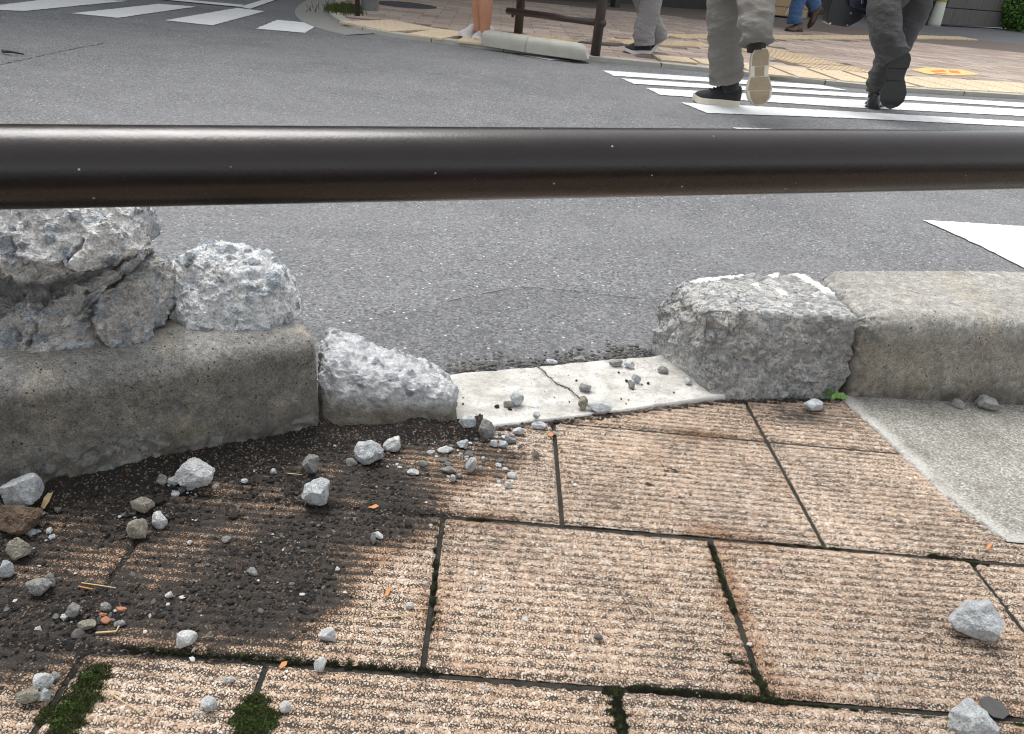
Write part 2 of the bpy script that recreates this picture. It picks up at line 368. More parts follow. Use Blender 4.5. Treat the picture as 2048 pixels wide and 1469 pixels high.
# stones
def stone_mat(name, lo, hi, blue=0):
    m = Mat(name, .8); n = m.noise(95, 6, .75); n2 = m.noise(520, 4, .75); r = m.rand()
    c = m.mix(m.ramp(n, [(.38, 0), (.58, 1)]), lo, hi); c = m.mix(m.math('MULTIPLY', r, .35), c, tuple(k * .8 for k in lo))
    c = m.mix(1.0, c, m.ramp(n2, [(.3, .5), (.5, 1), (.75, 1.25)]), 'MULTIPLY'); m.col(c); m.bump(m.math('ADD', m.math('MULTIPLY', n, 1.5), n2), .004, .9); M[name] = m.m
stone_mat('stone_blue', (.37, .405, .43), (.75, .77, .77)); stone_mat('stone_white', (.55, .56, .55), (.80, .81, .80))
stone_mat('stone_grey', (.22, .22, .21), (.42, .42, .40)); stone_mat('stone_beige', (.26, .24, .18), (.47, .44, .36)); stone_mat('stone_dark', (.07, .075, .08), (.2, .2, .2))
stone_mat('stone_brown', (.09, .06, .04), (.24, .17, .11))

# painted pipe
m = Mat('brown_paint', .27)
n = m.noise(12, 5, .7, m.vec(1, 6, 6)); sc = m.noise(60, 6, .8, m.vec(.35, 6, 6)); spk = m.vor(260, 'Val'); spd = m.vor(260)
sp = m.math('MULTIPLY', m.math('GREATER_THAN', spk, .994), m.math('LESS_THAN', spd, .22))
c = m.mix(n, (.012, .008, .007), (.018, .0125, .011)); c = m.mix(m.ramp(sc, [(.69, 0), (.73, .35)]), c, (.12, .10, .10)); c = m.mix(sp, c, (.45, .42, .4))
m.col(c); m.set('Roughness', m.ramp(n, [(.3, .22), (.7, .32)])); pass; m.bump(m.noise(300, 3), .0003, .4); M['brown_paint'] = m.m
simple('fence_brown', (.045, .032, .028), .4); simple('steel_pole', (.33, .35, .36), .45, .1, 8); simple('yellow_band', (.75, .55, .05), .5)
simple('cream_plastic', (.5, .53, .46), .5); simple('black_iron', (.07, .07, .075), .6, .3, 60, .002)

# far pavement
m = Mat('paver', .85); n = m.noise(120, 4, .7); r = m.rand()
c = m.ramp(m.attr('tone'), [(0, (.33, .25, .205)), (.35, (.40, .31, .26)), (.7, (.45, .37, .31)), (1, (.50, .425, .36))], 'LINEAR')
c = m.mix(m.math('MULTIPLY', r, .5), c, (.38, .295, .245)); c = m.mix(1.0, c, m.ramp(n, [(.25, .8), (.75, 1.15)]), 'MULTIPLY'); c = m.mix(m.ramp(m.noise(1.3, 5), [(.45, 0), (.7, .45)]), c, (.25, .22, .2))
m.col(c); m.bump(n, .001); M['paver'] = m.m
m = Mat('tactile', .75); n = m.noise(30, 4, .7); c = m.mix(m.ramp(n, [(.3, 0), (.7, 1)]), (.58, .46, .30), (.70, .57, .40)); c = m.mix(m.math('MULTIPLY', m.rand(), .35), c, (.50, .43, .34)); m.col(c); M['tactile'] = m.m
simple('far_kerb', (.42, .41, .36), .9, .2, 14, .002); simple('gutter', (.27, .265, .25), .9, .15, 10, .002); simple('far_joint', (.15, .12, .10), .95)
simple('sign_yellow', (.66, .50, .20), .7, .15, 12); simple('sign_orange', (.62, .20, .06), .7, .2, 20)
simple('wall_dark', (.035, .034, .033), .7, .3, 5); simple('wall_stone', (.11, .105, .10), .8, .25, 6, .003); simple('pale_panel', (.36, .42, .42), .3)
m = Mat('dark_glass', .12); m.col((.02, .023, .025)); M['dark_glass'] = m.m
simple('facade', (.22, .21, .20), .8, .1, 3)

# cloth, leather, skin
def cloth(name, c1, c2, sc=900, rough=.9):
    m = Mat(name, rough); n = m.noise(sc, 3); f = m.noise(10, 5, .6)
    m.col(m.mix(f, tuple(k * .82 for k in c1), m.mix(n, c1, c2))); m.bump(m.math('ADD', n, m.math('MULTIPLY', m.noise(22, 5, .6, m.vec(1, 1, 2.2)), 4.0)), .006, .8)
    m.set('Sheen Weight', .15); M[name] = m.m
cloth('trousers_khaki', (.215, .20, .175), (.315, .295, .265)); cloth('trousers_charcoal', (.036, .034, .035), (.072, .069, .07)); cloth('trousers_pale', (.29, .28, .285), (.40, .39, .39))
cloth('denim', (.035, .095, .23), (.10, .20, .38)); cloth('shorts_dark', (.04, .045, .06), (.06, .07, .09)); cloth('shirt_white', (.62, .62, .62), (.7, .7, .7)); cloth('shirt_blue', (.2, .3, .42), (.26, .36, .5))
cloth('sock_black', (.012, .012, .014), (.025, .025, .028)); cloth('knit_black', (.012, .013, .016), (.035, .036, .042)); cloth('knit_white', (.72, .70, .72), (.82, .8, .82))
m = Mat('skin_tan', .5); m.col(m.mix(m.noise(20, 4), (.42, .20, .115), (.50, .26, .16))); m.set('Subsurface Weight', .08); M['skin_tan'] = m.m
m = Mat('skin', .5); m.col(m.mix(m.noise(20, 4), (.50, .32, .24), (.56, .37, .28))); m.set('Subsurface Weight', .08); M['skin'] = m.m
simple('leather_black', (.014, .015, .016), .3, .3, 80, .0006); simple('leather_brown', (.075, .035, .02), .4, .3, 60); simple('rubber_black', (.016, .018, .017), .55, .3, 60, .001)
simple('rubber_cream', (.62, .57, .47), .6, .08, 30); simple('rubber_tan', (.30, .235, .15), .6, .25, 40, .001); simple('rubber_white', (.74, .74, .73), .6, .05); simple('hair_dark', (.02, .016, .014), .6)
simple('bag_black', (.016, .017, .019), .35, .3, 60, .0006); simple('bag_navy', (.012, .016, .035), .3); simple('chrome', (.6, .6, .6), .25, .05, 10, 0, 1)
simple('cardboard', (.42, .31, .18), .85, .1, 12); simple('cord_white', (.7, .7, .66), .7); simple('black_trim', (.02, .02, .02), .6)
simple('leaf_green', (.13, .30, .06), .5, .25, 80); simple('leaf_bush', (.05, .13, .022), .5, .45, 25); simple('leaf_bush_light', (.12, .27, .045), .5, .3, 25); simple('twig', (.09, .065, .045), .8)
simple('moss', (.05, .068, .016), .95, .5, 220); simple('moss_dark', (.026, .028, .013), .95, .5, 220); simple('moss_bright', (.065, .115, .018), .95, .4, 220)
simple('straw', (.55, .42, .22), .8, .2, 90); simple('leaf_orange', (.46, .20, .07), .7, .3, 90); simple('tar', (.06, .058, .058), .7, .3, 120, .001); simple('crack', (.03, .03, .031), .95)
simple('brick_red', (.34, .15, .08), .85, .2, 90)

# ================================================================== SETTING
R2D = lambda a: np.array(a[:2])
# ---- road: one sheet to the horizon
def flat(name, pts, z, mat, **k):
    n = len(pts); V = [[p[0], p[1], z] for p in pts]
    a = sum(V[i][0] * V[(i + 1) % n][1] - V[(i + 1) % n][0] * V[i][1] for i in range(n))
    return mesh_np(name, V, [list(range(n)) if a > 0 else list(range(n))[::-1]], mat, smooth=False, **k)
KZ = 0.0
tag(flat('road', [(-200, -200), (200, -200), (200, 300), (-200, 300)], -.012, M['asphalt']), kind='structure')
RZ = -.012

# kerb line on the near side (foot of the front face), left to right
def line_x(p, q, s): return p + (q - p) * s
KL0, KL1 = T(0, 1005), T(645, 862)
KR0, KR1 = T(1690, 797), T(2048, 815)
SB0, SB1 = T(940, 862), T(1440, 801)
dL = (KL1 - KL0); dL /= np.linalg.norm(dL[:2]); dR = (KR1 - KR0); dR /= np.linalg.norm(dR[:2])
EDGE = [KL0 - dL * 2.5, KL1, SB0, SB1, KR0, KR1 + dR * 2.5]
def behind(Q):          # metres past the front line of the kerb (positive: under or beyond it)
    x = Q[:, 0]; xs = [e[0] for e in EDGE]; ys = [e[1] for e in EDGE]
    return Q[:, 1] - np.interp(x, xs, ys)

# ---- near pavement: bed (dark joint filling), tiles, slab
bedpts = []
us = np.linspace(-2.6, 3.0, 141); vs = np.linspace(-1.6, 1.5, 90)
V = np.array([[PP(a, b, -.005) for b in vs] for a in us]).reshape(-1, 3)
Fq = gridfaces(len(us), len(vs)); keep = behind(V[Fq].mean(1)) < .06
pave = mesh_np('pavement', V, Fq[keep], M['joint'], smooth=True); tag(pave, kind='structure')

# slab outline on the pavement
SL = [T(1690, 800), T(1800, 900), T(1905, 1000), T(2016, 1081)]
slu = [uv(p) for p in SL]
dsl = np.array(slu[3]) - np.array(slu[0]); SLA = math.atan2(dsl[1], dsl[0])
def slab_side(U, Vv):   # > 0 inside the slab
    vv = [a[1] for a in slu][::-1]; uu = [a[0] for a in slu][::-1]
    left = U - np.interp(Vv, vv, uu)
    vbot = slu[3][1] + (U - slu[3][0]) * .012
    return np.minimum(left, Vv - vbot)

# soil cover (0..1) measured over the pavement in pixels of its plan
SOILPOLY = [uv(T(*p)) for p in [(-500, 1120), (0, 985), (300, 930), (640, 835), (780, 850), (930, 868), (985, 895), (1035, 915), (1000, 965), (905, 985), (860, 1035), (840, 1075), (775, 1120), (735, 1170), (700, 1215), (640, 1255), (560, 1300), (420, 1300), (240, 1302), (140, 1340), (60, 1360), (-60, 1375), (-500, 1600)]]
SP = np.array(SOILPOLY)
def poly_sd(U, Vv):     # signed distance, positive inside
    P = np.stack([U, Vv], 1); dmin = np.full(len(P), 9.); ins = np.zeros(len(P), bool); n = len(SP)
    for i in range(n):
        a, b = SP[i], SP[(i + 1) % n]; ab = b - a; t = np.clip(((P - a) @ ab) / (ab @ ab), 0, 1)
        dmin = np.minimum(dmin, np.linalg.norm(P - a - t[:, None] * ab, axis=1))
        c = ((a[1] > P[:, 1]) != (b[1] > P[:, 1])) & (P[:, 0] < (b[0] - a[0]) * (P[:, 1] - a[1]) / (b[1] - a[1] + 1e-12) + a[0]); ins ^= c
    return np.where(ins, dmin, -dmin)
ORG = [(uv(T(*p)), r) for p, r in [((430, 985), .05), ((370, 1090), .055), ((560, 1010), .04), ((760, 1120), .05), ((330, 1150), .045), ((120, 1050), .045), ((60, 1150), .04), ((640, 940), .035), ((850, 920), .06), ((960, 930), .085), ((900, 975), .05), ((700, 1010), .03), ((250, 1110), .035), ((280, 1280), .035), ((830, 1230), .05), ((470, 1060), .035), ((180, 1130), .05)]]
def soil_field(Q, U, Vv, raw=False):
    sd = poly_sd(U, Vv) + .02 * fbm(Q, 14, 3, 5)
    sd = sd + .022 * fbm(Q, 45, 4, 15, .65); s = sst(-.03, .05, sd); s0_ = sst(-.05, .03, sd)
    for (a, b), r in ORG: s = s * (1 - .8 * np.exp(-((U - a) ** 2 + ((Vv - b) * 1.6) ** 2) / (r * r)))
    k = behind(Q); s = np.maximum(s, s * 0 + .9 * sst(-.06, -.012, k) * (U < uv(SB0)[0] + .02))
    s = np.clip(s + .3 * fbm(Q, 26, 3, 77) * sst(0, .2, s), 0, 1)
    return (s, s0_) if raw else s
NR = 20
def tile(u0, u1, v0, v1, step, row_v, k):
    g = .0034; a = np.arange(u0 + g, u1 - g + step * .5, step); b = np.arange(v0 + g, v1 - g + step * .5, step)
    if len(a) < 4 or len(b) < 4: return
    U, Vv = [x.ravel() for x in np.meshgrid(a, b, indexing='ij')]
    Q = PO + np.outer(U, EU) + np.outer(Vv, EV)
    if behind(Q).min() > 0 or (slab_side(U, Vv).min() > 0): return
    ph = (Vv - row_v) / (TD / NR); rib = .5 + .5 * np.cos(2 * math.pi * ph + .30 * vnoise(Q, 14, k) + .35 * vnoise(Q, 90, k + 1))
    rib = np.clip(rib ** .6 + .18 * vnoise(Q, 130, k + 3), 0, 1)
    edge = np.minimum(np.minimum(U - a[0], a[-1] - U), np.minimum(Vv - b[0], b[-1] - Vv))
    chip = fbm(Q, 60, 3, k) * .0025
    hgt = .0019 * rib - .0019 + .0009 * vnoise(Q, 330, 3) + .0008 * vnoise(Q, 190, 8) - .0035 * (1 - sst(0, .004, edge + chip)) + .0008 * fbm(Q, 25, 2, 4)
    tilt = (RNG.random(3) - .5) * np.array([.006, .008, .0012]); hgt = hgt + tilt[0] * (U - a.mean()) + tilt[1] * (Vv - b.mean()) + tilt[2]
    P = Q + hgt[:, None] * PN
    s, sraw = soil_field(Q, U, Vv, True)
    e2 = np.minimum(np.minimum(U - u0, u1 - U), np.minimum(Vv - v0, v1 - Vv))
    rust = (1 - sst(.003, .034, e2 + .028 * fbm(Q, 16, 5, 9, .7))) * sst(-.15, .35, fbm(Q, 6, 3, 21)) * 1.0
    rust = np.maximum(rust, .9 * sst(.25, .8, sraw)); kb = behind(Q); rust = np.maximum(rust, .5 * sst(-.03, -.004, kb))
    dirt = np.clip(.05 + .24 * sraw * (1.15 - .5 * rib) + .34 * s + .35 * sst(-.02, -.002, kb) , 0, 1)
    # grimy far-right piece by the kerb
    c0, c1 = uv(T(1590, 830)); dirt = np.maximum(dirt, .42 * np.exp(-(((U - c0) / .10) ** 2 + ((Vv - c1) / .045) ** 2)))
    Fq = gridfaces(len(a), len(b)); cen = P[Fq].mean(1)
    keep = (behind(cen) < .004) & (slab_side(U[Fq].mean(1), Vv[Fq].mean(1)) < -.006 + .002 * fbm(cen, 90, 2, 2))
    if keep.sum() < 20: return
    Fk = Fq[keep]; used = np.unique(Fk); remap = -np.ones(len(P), int); remap[used] = np.arange(len(used))
    mesh_np('paving_tile', P[used], remap[Fk], M['tile'], pave, attrs=dict(rib=rib[used], dirt=dirt[used], rust=rust[used]))
uvis = lambda u: -.95 < u < 1.15
k = 0
rows = [(TA, TA + TD + .0, TU1), (TC, TC + TD, TU1), (TB, TA, TU3), (TB - TD, TB, TU6), (TB - 2 * TD, TB - TD, TU3)]
rows[0] = (TA, TC, TU1)
for ri, (v0, v1, uref) in enumerate(rows):
    for i in range(-6, 7):
        u0 = uref + i * TW; u1 = u0 + TW; k += 1
        mid = (u0 + u1) / 2
        if not (-2.1 < mid < 2.4): continue
        vis = (-.95 < mid < 1.1) and ri < 4
        if ri == 3 and i == -2:                  # a cut tile: half a tile wide beside the mossy gap
            um = uref - 1.5 * TW; tile(u0 + .0, um, v0, v1, .0022, v0, k); tile(um, u1, v0, v1, .0022, v0, k + 50)
        else: tile(u0, u1, v0, v1, .0021 if vis else .007, v0, k)
# brown line where the upper row meets the next is the plain joint; slab
a = np.arange(slu[0][0] - .02, 2.6, .008); b = np.arange(slu[3][1] - .02, slu[0][1] + .35, .008)
U, Vv = [x.ravel() for x in np.meshgrid(a, b, indexing='ij')]
ss = slab_side(U, Vv); Q = PO + np.outer(U, EU) + np.outer(Vv, EV)
# pull border vertices onto the outline for a clean arris
vv_ = [q[1] for q in slu][::-1]; uu_ = [q[0] for q in slu][::-1]
U2 = np.where((ss < 0) & (ss > -.009), np.maximum(U, np.interp(Vv, vv_, uu_)), U); V2 = np.where((ss < 0) & (ss > -.009), np.maximum(Vv, slu[3][1] + (U - slu[3][0]) * .012), Vv)
Q = PO + np.outer(U2, EU) + np.outer(V2, EV); ss2 = slab_side(U2, V2)
hg = .002 + .0007 * vnoise(Q, 160, 4) - .005 * (1 - sst(0, .006, ss2 + .003 * fbm(Q, 70, 2, 6)))
Fq = gridfaces(len(a), len(b)); keep = (ss[Fq].min(1) > -.009) & (behind(Q[Fq].mean(1)) < .02)
Fk = Fq[keep]; used = np.unique(Fk); rm = -np.ones(len(Q), int); rm[used] = np.arange(len(used)); P = Q + hg[:, None] * PN
mesh_np('concrete_slab', P[used], rm[Fk], M['slab'], pave, attrs=dict(edge=(1 - sst(.0, .03, ss2 + .008 * fbm(Q, 30, 3, 8)))[used]))
# mortar bead along the slab
mb = MB(); pts = []
for i in range(60):
    t = i / 59; j = t * 3; q = int(min(j, 2)); f_ = j - q; p = SL[q] * (1 - f_) + SL[q + 1] * f_
    pts.append(p - EU * (.0035 + .001 * random.random()) + PN * (-.0015 + .001 * random.random()))
mb.tube(pts, [.0028 + .0022 * random.random() * max(0, math.sin(i / 59 * 3.1)) for i in range(60)], 7); mb.build('mortar_bead', M['kerb_broken_stone'], pave, smooth=True)

# ---- pale bedding strip left where the kerb stone is gone
BZ = .006
fr = [SB0 + np.array([0, 0, 0]), SB1]
nS = np.array([-(SB1 - SB0)[1], (SB1 - SB0)[0], 0]); nS /= np.linalg.norm(nS)
B0, B1 = G(880, 748, BZ), G(1330, 708, BZ)
nu, nv = 190, 90
gu, gv = np.meshgrid(np.linspace(-.25, 1.03, nu), np.linspace(0, 1, nv), indexing='ij'); gu = gu.ravel(); gv = gv.ravel()
Fp = SB0[None] + gu[:, None] * (SB1 - SB0)[None]; Bp = B0[None] + gu[:, None] * (B1 - B0)[None]
Q = Fp * (1 - gv[:, None]) + Bp * gv[:, None]; 
jit = fbm(Q, 25, 3, 3); Q[:, 1] += .008 * jit * sst(.9, 1, gv) + .003 * fbm(Q, 60, 2, 8) * sst(.1, 0, gv)
Q[:, 2] = np.where(gv > .5, BZ, BZ) + .0012 * fbm(Q, 30, 4, 2) + .0005 * vnoise(Q, 300, 2); Q[:, 2] = np.maximum(Q[:, 2], Fp[:, 2] * (1 - sst(0, .3, gv)) + .001 + .0012 * fbm(Q, 30, 3, 2))
edge = np.minimum(gv, 1 - gv) * .19; Q[:, 2] -= .025 * (1 - sst(0, .006, edge))
# crack through the strip
ck = [G(*p, BZ)[:2] for p in [(1078, 735), (1095, 752), (1112, 768), (1138, 778), (1150, 790), (1168, 806), (1185, 822)]]
dk = np.full(len(Q), 9.)
for i in range(len(ck) - 1):
    a_, b_ = ck[i], ck[i + 1]; ab = b_ - a_; t = np.clip(((Q[:, :2] - a_) @ ab) / (ab @ ab), 0, 1); dk = np.minimum(dk, np.linalg.norm(Q[:, :2] - a_ - t[:, None] * ab, axis=1))
Q[:, 2] -= .012 * (1 - sst(.001, .0035, dk))
st_ = mesh_np('kerb_bedding', Q, gridfaces(nu, nv), M['bedding']); tag(st_, kind='structure')
mb = MB()
for i in range(len(ck) - 1):
    for j in range(4):
        a_, b_ = ck[i] + (ck[i + 1] - ck[i]) * j / 4, ck[i] + (ck[i + 1] - ck[i]) * (j + 1) / 4; o_ = np.array([random.uniform(-.0012, .0012), random.uniform(-.001, .001)])
        mb.tube([[*(a_ + o_), BZ + .0003], [*(b_ + o_), BZ + .0003]], random.uniform(.0006, .0013), 5)
mb.build('crack', M['crack'], st_)

# ================================================================== KERB STONES
def pebbles(P, scale, seed, thr, size=.42, rnd=True):
    f1, f2, rid, vec = worley(P, scale, seed)
    m_ = (rid > thr); cap = np.clip(1 - (f1 / size) ** 2, 0, 1) * m_
    tone = (rid * 7919.0) % 1.0
    return cap, sst(.0, .25, cap), tone
def shards(P, scale, seed, thr):
    W_ = P + .18 / scale * np.stack([vnoise(P, scale * 1.7, seed + 50 + q) for q in range(3)], 1)
    f1, f2, rid, vec = worley(W_, scale, seed); tone = (rid * 7919.0) % 1.0; tx, ty = ((rid * 971.) % 1) * 2 - 1, ((rid * 3571.) % 1) * 2 - 1
    am = sst(.10, .24, f2 - f1) * (rid > thr); return am * (.75 + .6 * (vec[:, 0] * tx + vec[:, 2] * ty)), am, tone
def sweep(name, mat, stations, ds=.0035, agg_h=.05, parent=None, rough=.0012, erode=None, mossy=0):
    """stations: (foot point, unit inward normal, height, width, front fillet, batter)"""
    L = [0]
    for i in range(1, len(stations)): L.append(L[-1] + np.linalg.norm(stations[i][0] - stations[i - 1][0]))
    n = max(8, int(L[-1] / ds)); s = np.linspace(0, L[-1], n)
    get = lambda j: np.interp(s, L, [q[j] for q in stations])
    foot = np.stack([np.interp(s, L, [q[0][c_] for q in stations]) for c_ in range(3)], 1); nrm = np.stack([np.interp(s, L, [q[1][c_] for q in stations]) for c_ in range(3)], 1)
    h, wd, fr_, bt = get(2), get(3), get(4), get(5)
    prof = []                                   # unit profile samples
    for t in np.linspace(0, 1, 60): prof.append(('f', t))
    for t in np.linspace(.06, 1, 18): prof.append(('c', t))
    for t in np.linspace(.03, 1, 56): prof.append(('t', t))
    for t in np.linspace(.1, 1, 8): prof.append(('d', t))
    for t in np.linspace(.05, 1, 20): prof.append(('b', t))
    rows_ = []; rb = .012
    for kd, t in prof:
        if kd == 'f': x = bt * t; z = -.05 + (h - fr_ + .05) * t
        elif kd == 'c': a_ = t * math.pi / 2; x = bt + fr_ * (1 - math.cos(a_)); z = h - fr_ + fr_ * math.sin(a_)
        elif kd == 't': x = bt + fr_ + (wd - rb - bt - fr_) * t; z = h + 0 * s
        elif kd == 'd': a_ = t * math.pi / 2; x = wd - rb + rb * math.sin(a_); z = h - rb + rb * math.cos(a_)
        else: x = wd + .01 * t; z = (h - rb) * (1 - t) + -.05 * t
        rows_.append(np.stack([foot[:, 0] + nrm[:, 0] * x, foot[:, 1] + nrm[:, 1] * x, foot[:, 2] + z], 1))
    V = np.stack(rows_, 1); nv_ = len(prof); V = V.reshape(-1, 3); Fq = gridfaces(n, nv_)
    N = normals(V, Fq); Sg = np.repeat(s, nv_); zz = np.repeat(-foot[:, 2], nv_) + V[:, 2]
    if (N[nv_ * (n // 2) + 30] @ nrm[n // 2]) > 0: N = -N; Fq = Fq[:, ::-1]
    low = 1 - sst(.0, agg_h, zz + .02 * fbm(V, 12, 3, 3)); isf = np.tile(np.array([1. if k_ in 'fc' else 0. for k_, _ in prof]), n)
    cap, am, tone = shards(V, 62, 7, .45)
    cap2, am2, tone2 = shards(V, 34, 17, .68)
    patch = sst(.0, .35, fbm(V, 7, 3, 31)) 
    ex = np.clip(low * isf * 1.6 * (.45 + patch), 0, 1)
    disp = rough * fbm(V, 30, 4, 1) + .0007 * vnoise(V, 260, 5) + ex * (.0022 * cap + .003 * cap2 - .0015) - .004 * sst(.25, .5, fbm(V, 16, 4, 77, .6)) * isf
    agg = np.clip(ex * np.maximum(am, am2), 0, 1)
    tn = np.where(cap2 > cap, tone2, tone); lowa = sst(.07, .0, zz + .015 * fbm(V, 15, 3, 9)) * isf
    endd = np.minimum(Sg, L[-1] - Sg); disp -= .006 * (1 - sst(0, .007, endd + .004 * fbm(V, 45, 3, 12)))
    if erode is not None: disp, agg, tn = erode(V, N, Sg, L[-1], zz, isf, disp, agg, tn)
    V = V + N * disp[:, None]
    caps = [list(range(nv_))[::-1], [(n - 1) * nv_ + i for i in range(nv_)]]
    V = np.vstack([V, V[:nv_].mean(0) + [0, 0, 0], V[(n - 1) * nv_:n * nv_].mean(0)]); e0, e1 = n * nv_, n * nv_ + 1
    fan = [[e0, i, i + 1, i + 1] for i in range(nv_ - 1)] + [[e1, (n - 1) * nv_ + i + 1, (n - 1) * nv_ + i, (n - 1) * nv_ + i] for i in range(nv_ - 1)]
    tri = np.array([[f[0], f[1], f[2]] for f in fan]); Ft = np.vstack([Fq[:, [0, 1, 2]], Fq[:, [0, 2, 3]], tri])
    ap = lambda x: np.append(x, [0, 0])
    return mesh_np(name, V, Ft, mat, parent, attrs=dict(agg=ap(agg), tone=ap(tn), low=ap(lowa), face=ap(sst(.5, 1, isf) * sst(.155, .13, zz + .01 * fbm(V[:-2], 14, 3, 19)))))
def nrm_of(d): n_ = np.array([-d[1], d[0], 0.]); return n_ / np.linalg.norm(n_)
nL, nR = nrm_of(dL), nrm_of(dR)

# left stone (top front edge is higher at its left)
hL0, hL1 = .172, .165
def erL(V, N, Sg, L, zz, isf, disp, agg, tn):
    # exposed pebble pockets and one round spall on the face
    c = W(372, 815, KL0[1] + (KL1[1] - KL0[1]) * .52); sp_ = np.linalg.norm(V - (T(372, 930) + np.array([0, 0, .085])), axis=1)
    pk = 1 - sst(.018, .03, sp_ + .005 * fbm(V, 60, 2, 3)); disp = disp - .006 * pk; cap, am, t_ = pebbles(V, 60, 41, .3, .5)
    agg = np.maximum(agg, pk * am); tn = np.where(pk > .5, t_, tn)
    return disp, agg, tn
ext = 0.75
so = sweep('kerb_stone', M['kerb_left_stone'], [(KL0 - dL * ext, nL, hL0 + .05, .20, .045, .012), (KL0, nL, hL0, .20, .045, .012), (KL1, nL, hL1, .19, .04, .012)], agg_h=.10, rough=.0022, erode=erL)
tag(so, 'mottled grey brown kerb stone at the left carrying the heaped rubble', 'kerb stone', 'kerb stones along the near pavement')

def erR(V, N, Sg, L, zz, isf, disp, agg, tn):
    near = 1 - sst(.0, .05, Sg + .03 * fbm(V, 22, 3, 6) + .25 * np.clip(.12 - zz, 0, 1))
    cap, am, t_ = pebbles(V, 70, 51, .2, .5)
    disp = disp - near * (.014 - .006 * cap); return disp, np.maximum(agg, near * am), np.where(near > .3, t_, tn)
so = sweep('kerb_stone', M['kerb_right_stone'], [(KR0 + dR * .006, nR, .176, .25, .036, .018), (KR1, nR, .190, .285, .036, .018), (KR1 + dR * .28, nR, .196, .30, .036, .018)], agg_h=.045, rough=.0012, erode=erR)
tag(so, 'intact pale kerb stone at the right with a smooth rounded top', 'kerb stone', 'kerb stones along the near pavement')

# ---- broken stones: hexahedra between measured corners, then fractured
def hexa(name, mat, c8, n=90, p=9, disp=None, parent=None, attrs_extra=None):
    """c8: bottom fl, fr, br, bl, top fl, fr, br, bl"""
    c8 = [np.array(q, float) for q in c8]; Vs = []; Fs = []; k0 = 0
    lin = np.linspace(-1, 1, n)
    for ax in range(3):
        for sg in (-1, 1):
            A, B = [q.ravel() for q in np.meshgrid(lin, lin, indexing='ij')]; P_ = np.zeros((n * n, 3)); P_[:, ax] = sg; P_[:, (ax + 1) % 3] = A; P_[:, (ax + 2) % 3] = B
            fq = gridfaces(n, n); fq = fq if sg > 0 else fq[:, ::-1]
            Vs.append(P_); Fs.append(fq + k0); k0 += n * n
    Cb = np.vstack(Vs); Fq = np.vstack(Fs)
    _, idx, inv = np.unique(np.round(Cb, 6), axis=0, return_index=True, return_inverse=True); Cb = Cb[idx]; Fq = inv.ravel()[Fq]
    r_n = (np.abs(Cb) ** p).sum(1) ** (1 / p); Rr = Cb / r_n[:, None]
    t = (Rr + 1) / 2; X_, Y_, Z_ = t[:, 0:1], t[:, 1:2], t[:, 2:3]
    b = (c8[0] * (1 - X_) + c8[1] * X_) * (1 - Y_) + (c8[3] * (1 - X_) + c8[2] * X_) * Y_
    tp = (c8[4] * (1 - X_) + c8[5] * X_) * (1 - Y_) + (c8[7] * (1 - X_) + c8[6] * X_) * Y_
    V = b * (1 - Z_) + tp * Z_; N = normals(V, Fq)
    V, at = disp(V, N, t); return mesh_np(name, V, Fq, mat, parent, attrs=at)
def fracture(V, amp=.012, s0=16, seed=3, k=1.0):
    """angular broken-concrete relief: tilted cells at three sizes"""
    D = 0
    for i, (sc, a_) in enumerate(((s0 * .7, amp * 1.25), (s0 * 1.9, amp * .6), (s0 * 4.5, amp * .34))):
        W_ = V + .3 / sc * np.stack([vnoise(V, sc, seed + 70 + q) for q in range(3)], 1)
        f1, f2, rid, vec = worley(W_, sc, seed + i * 13); e = sst(0, .22, f2 - f1)
        tx, ty, tz = [((rid * m_) % 1) * 2 - 1 for m_ in (971., 3571., 7727.)]
        D = D + a_ * e * ((rid - .5) * 1.1 + (vec[:, 0] * tx + vec[:, 1] * ty + vec[:, 2] * tz) * .8) - a_ * .25 * (1 - e)
        D = D + a_ * .3 * (1 - 2.5 * np.abs(vnoise(V, sc * 1.3, seed + 31 + i)))
    f1, f2, rid, vec = worley(V, 150, seed + 99); tx, ty, tz = [((rid * m_) % 1) * 2 - 1 for m_ in (971., 3571., 7727.)]
    D = D + min(.0016, amp * .16) * ((rid - .5) * 1.2 + (vec[:, 0] * tx + vec[:, 1] * ty + vec[:, 2] * tz) * 1.4) + amp * .12 * fbm(V, s0 * 6, 3, seed + 5)
    return D * k
zt = .166
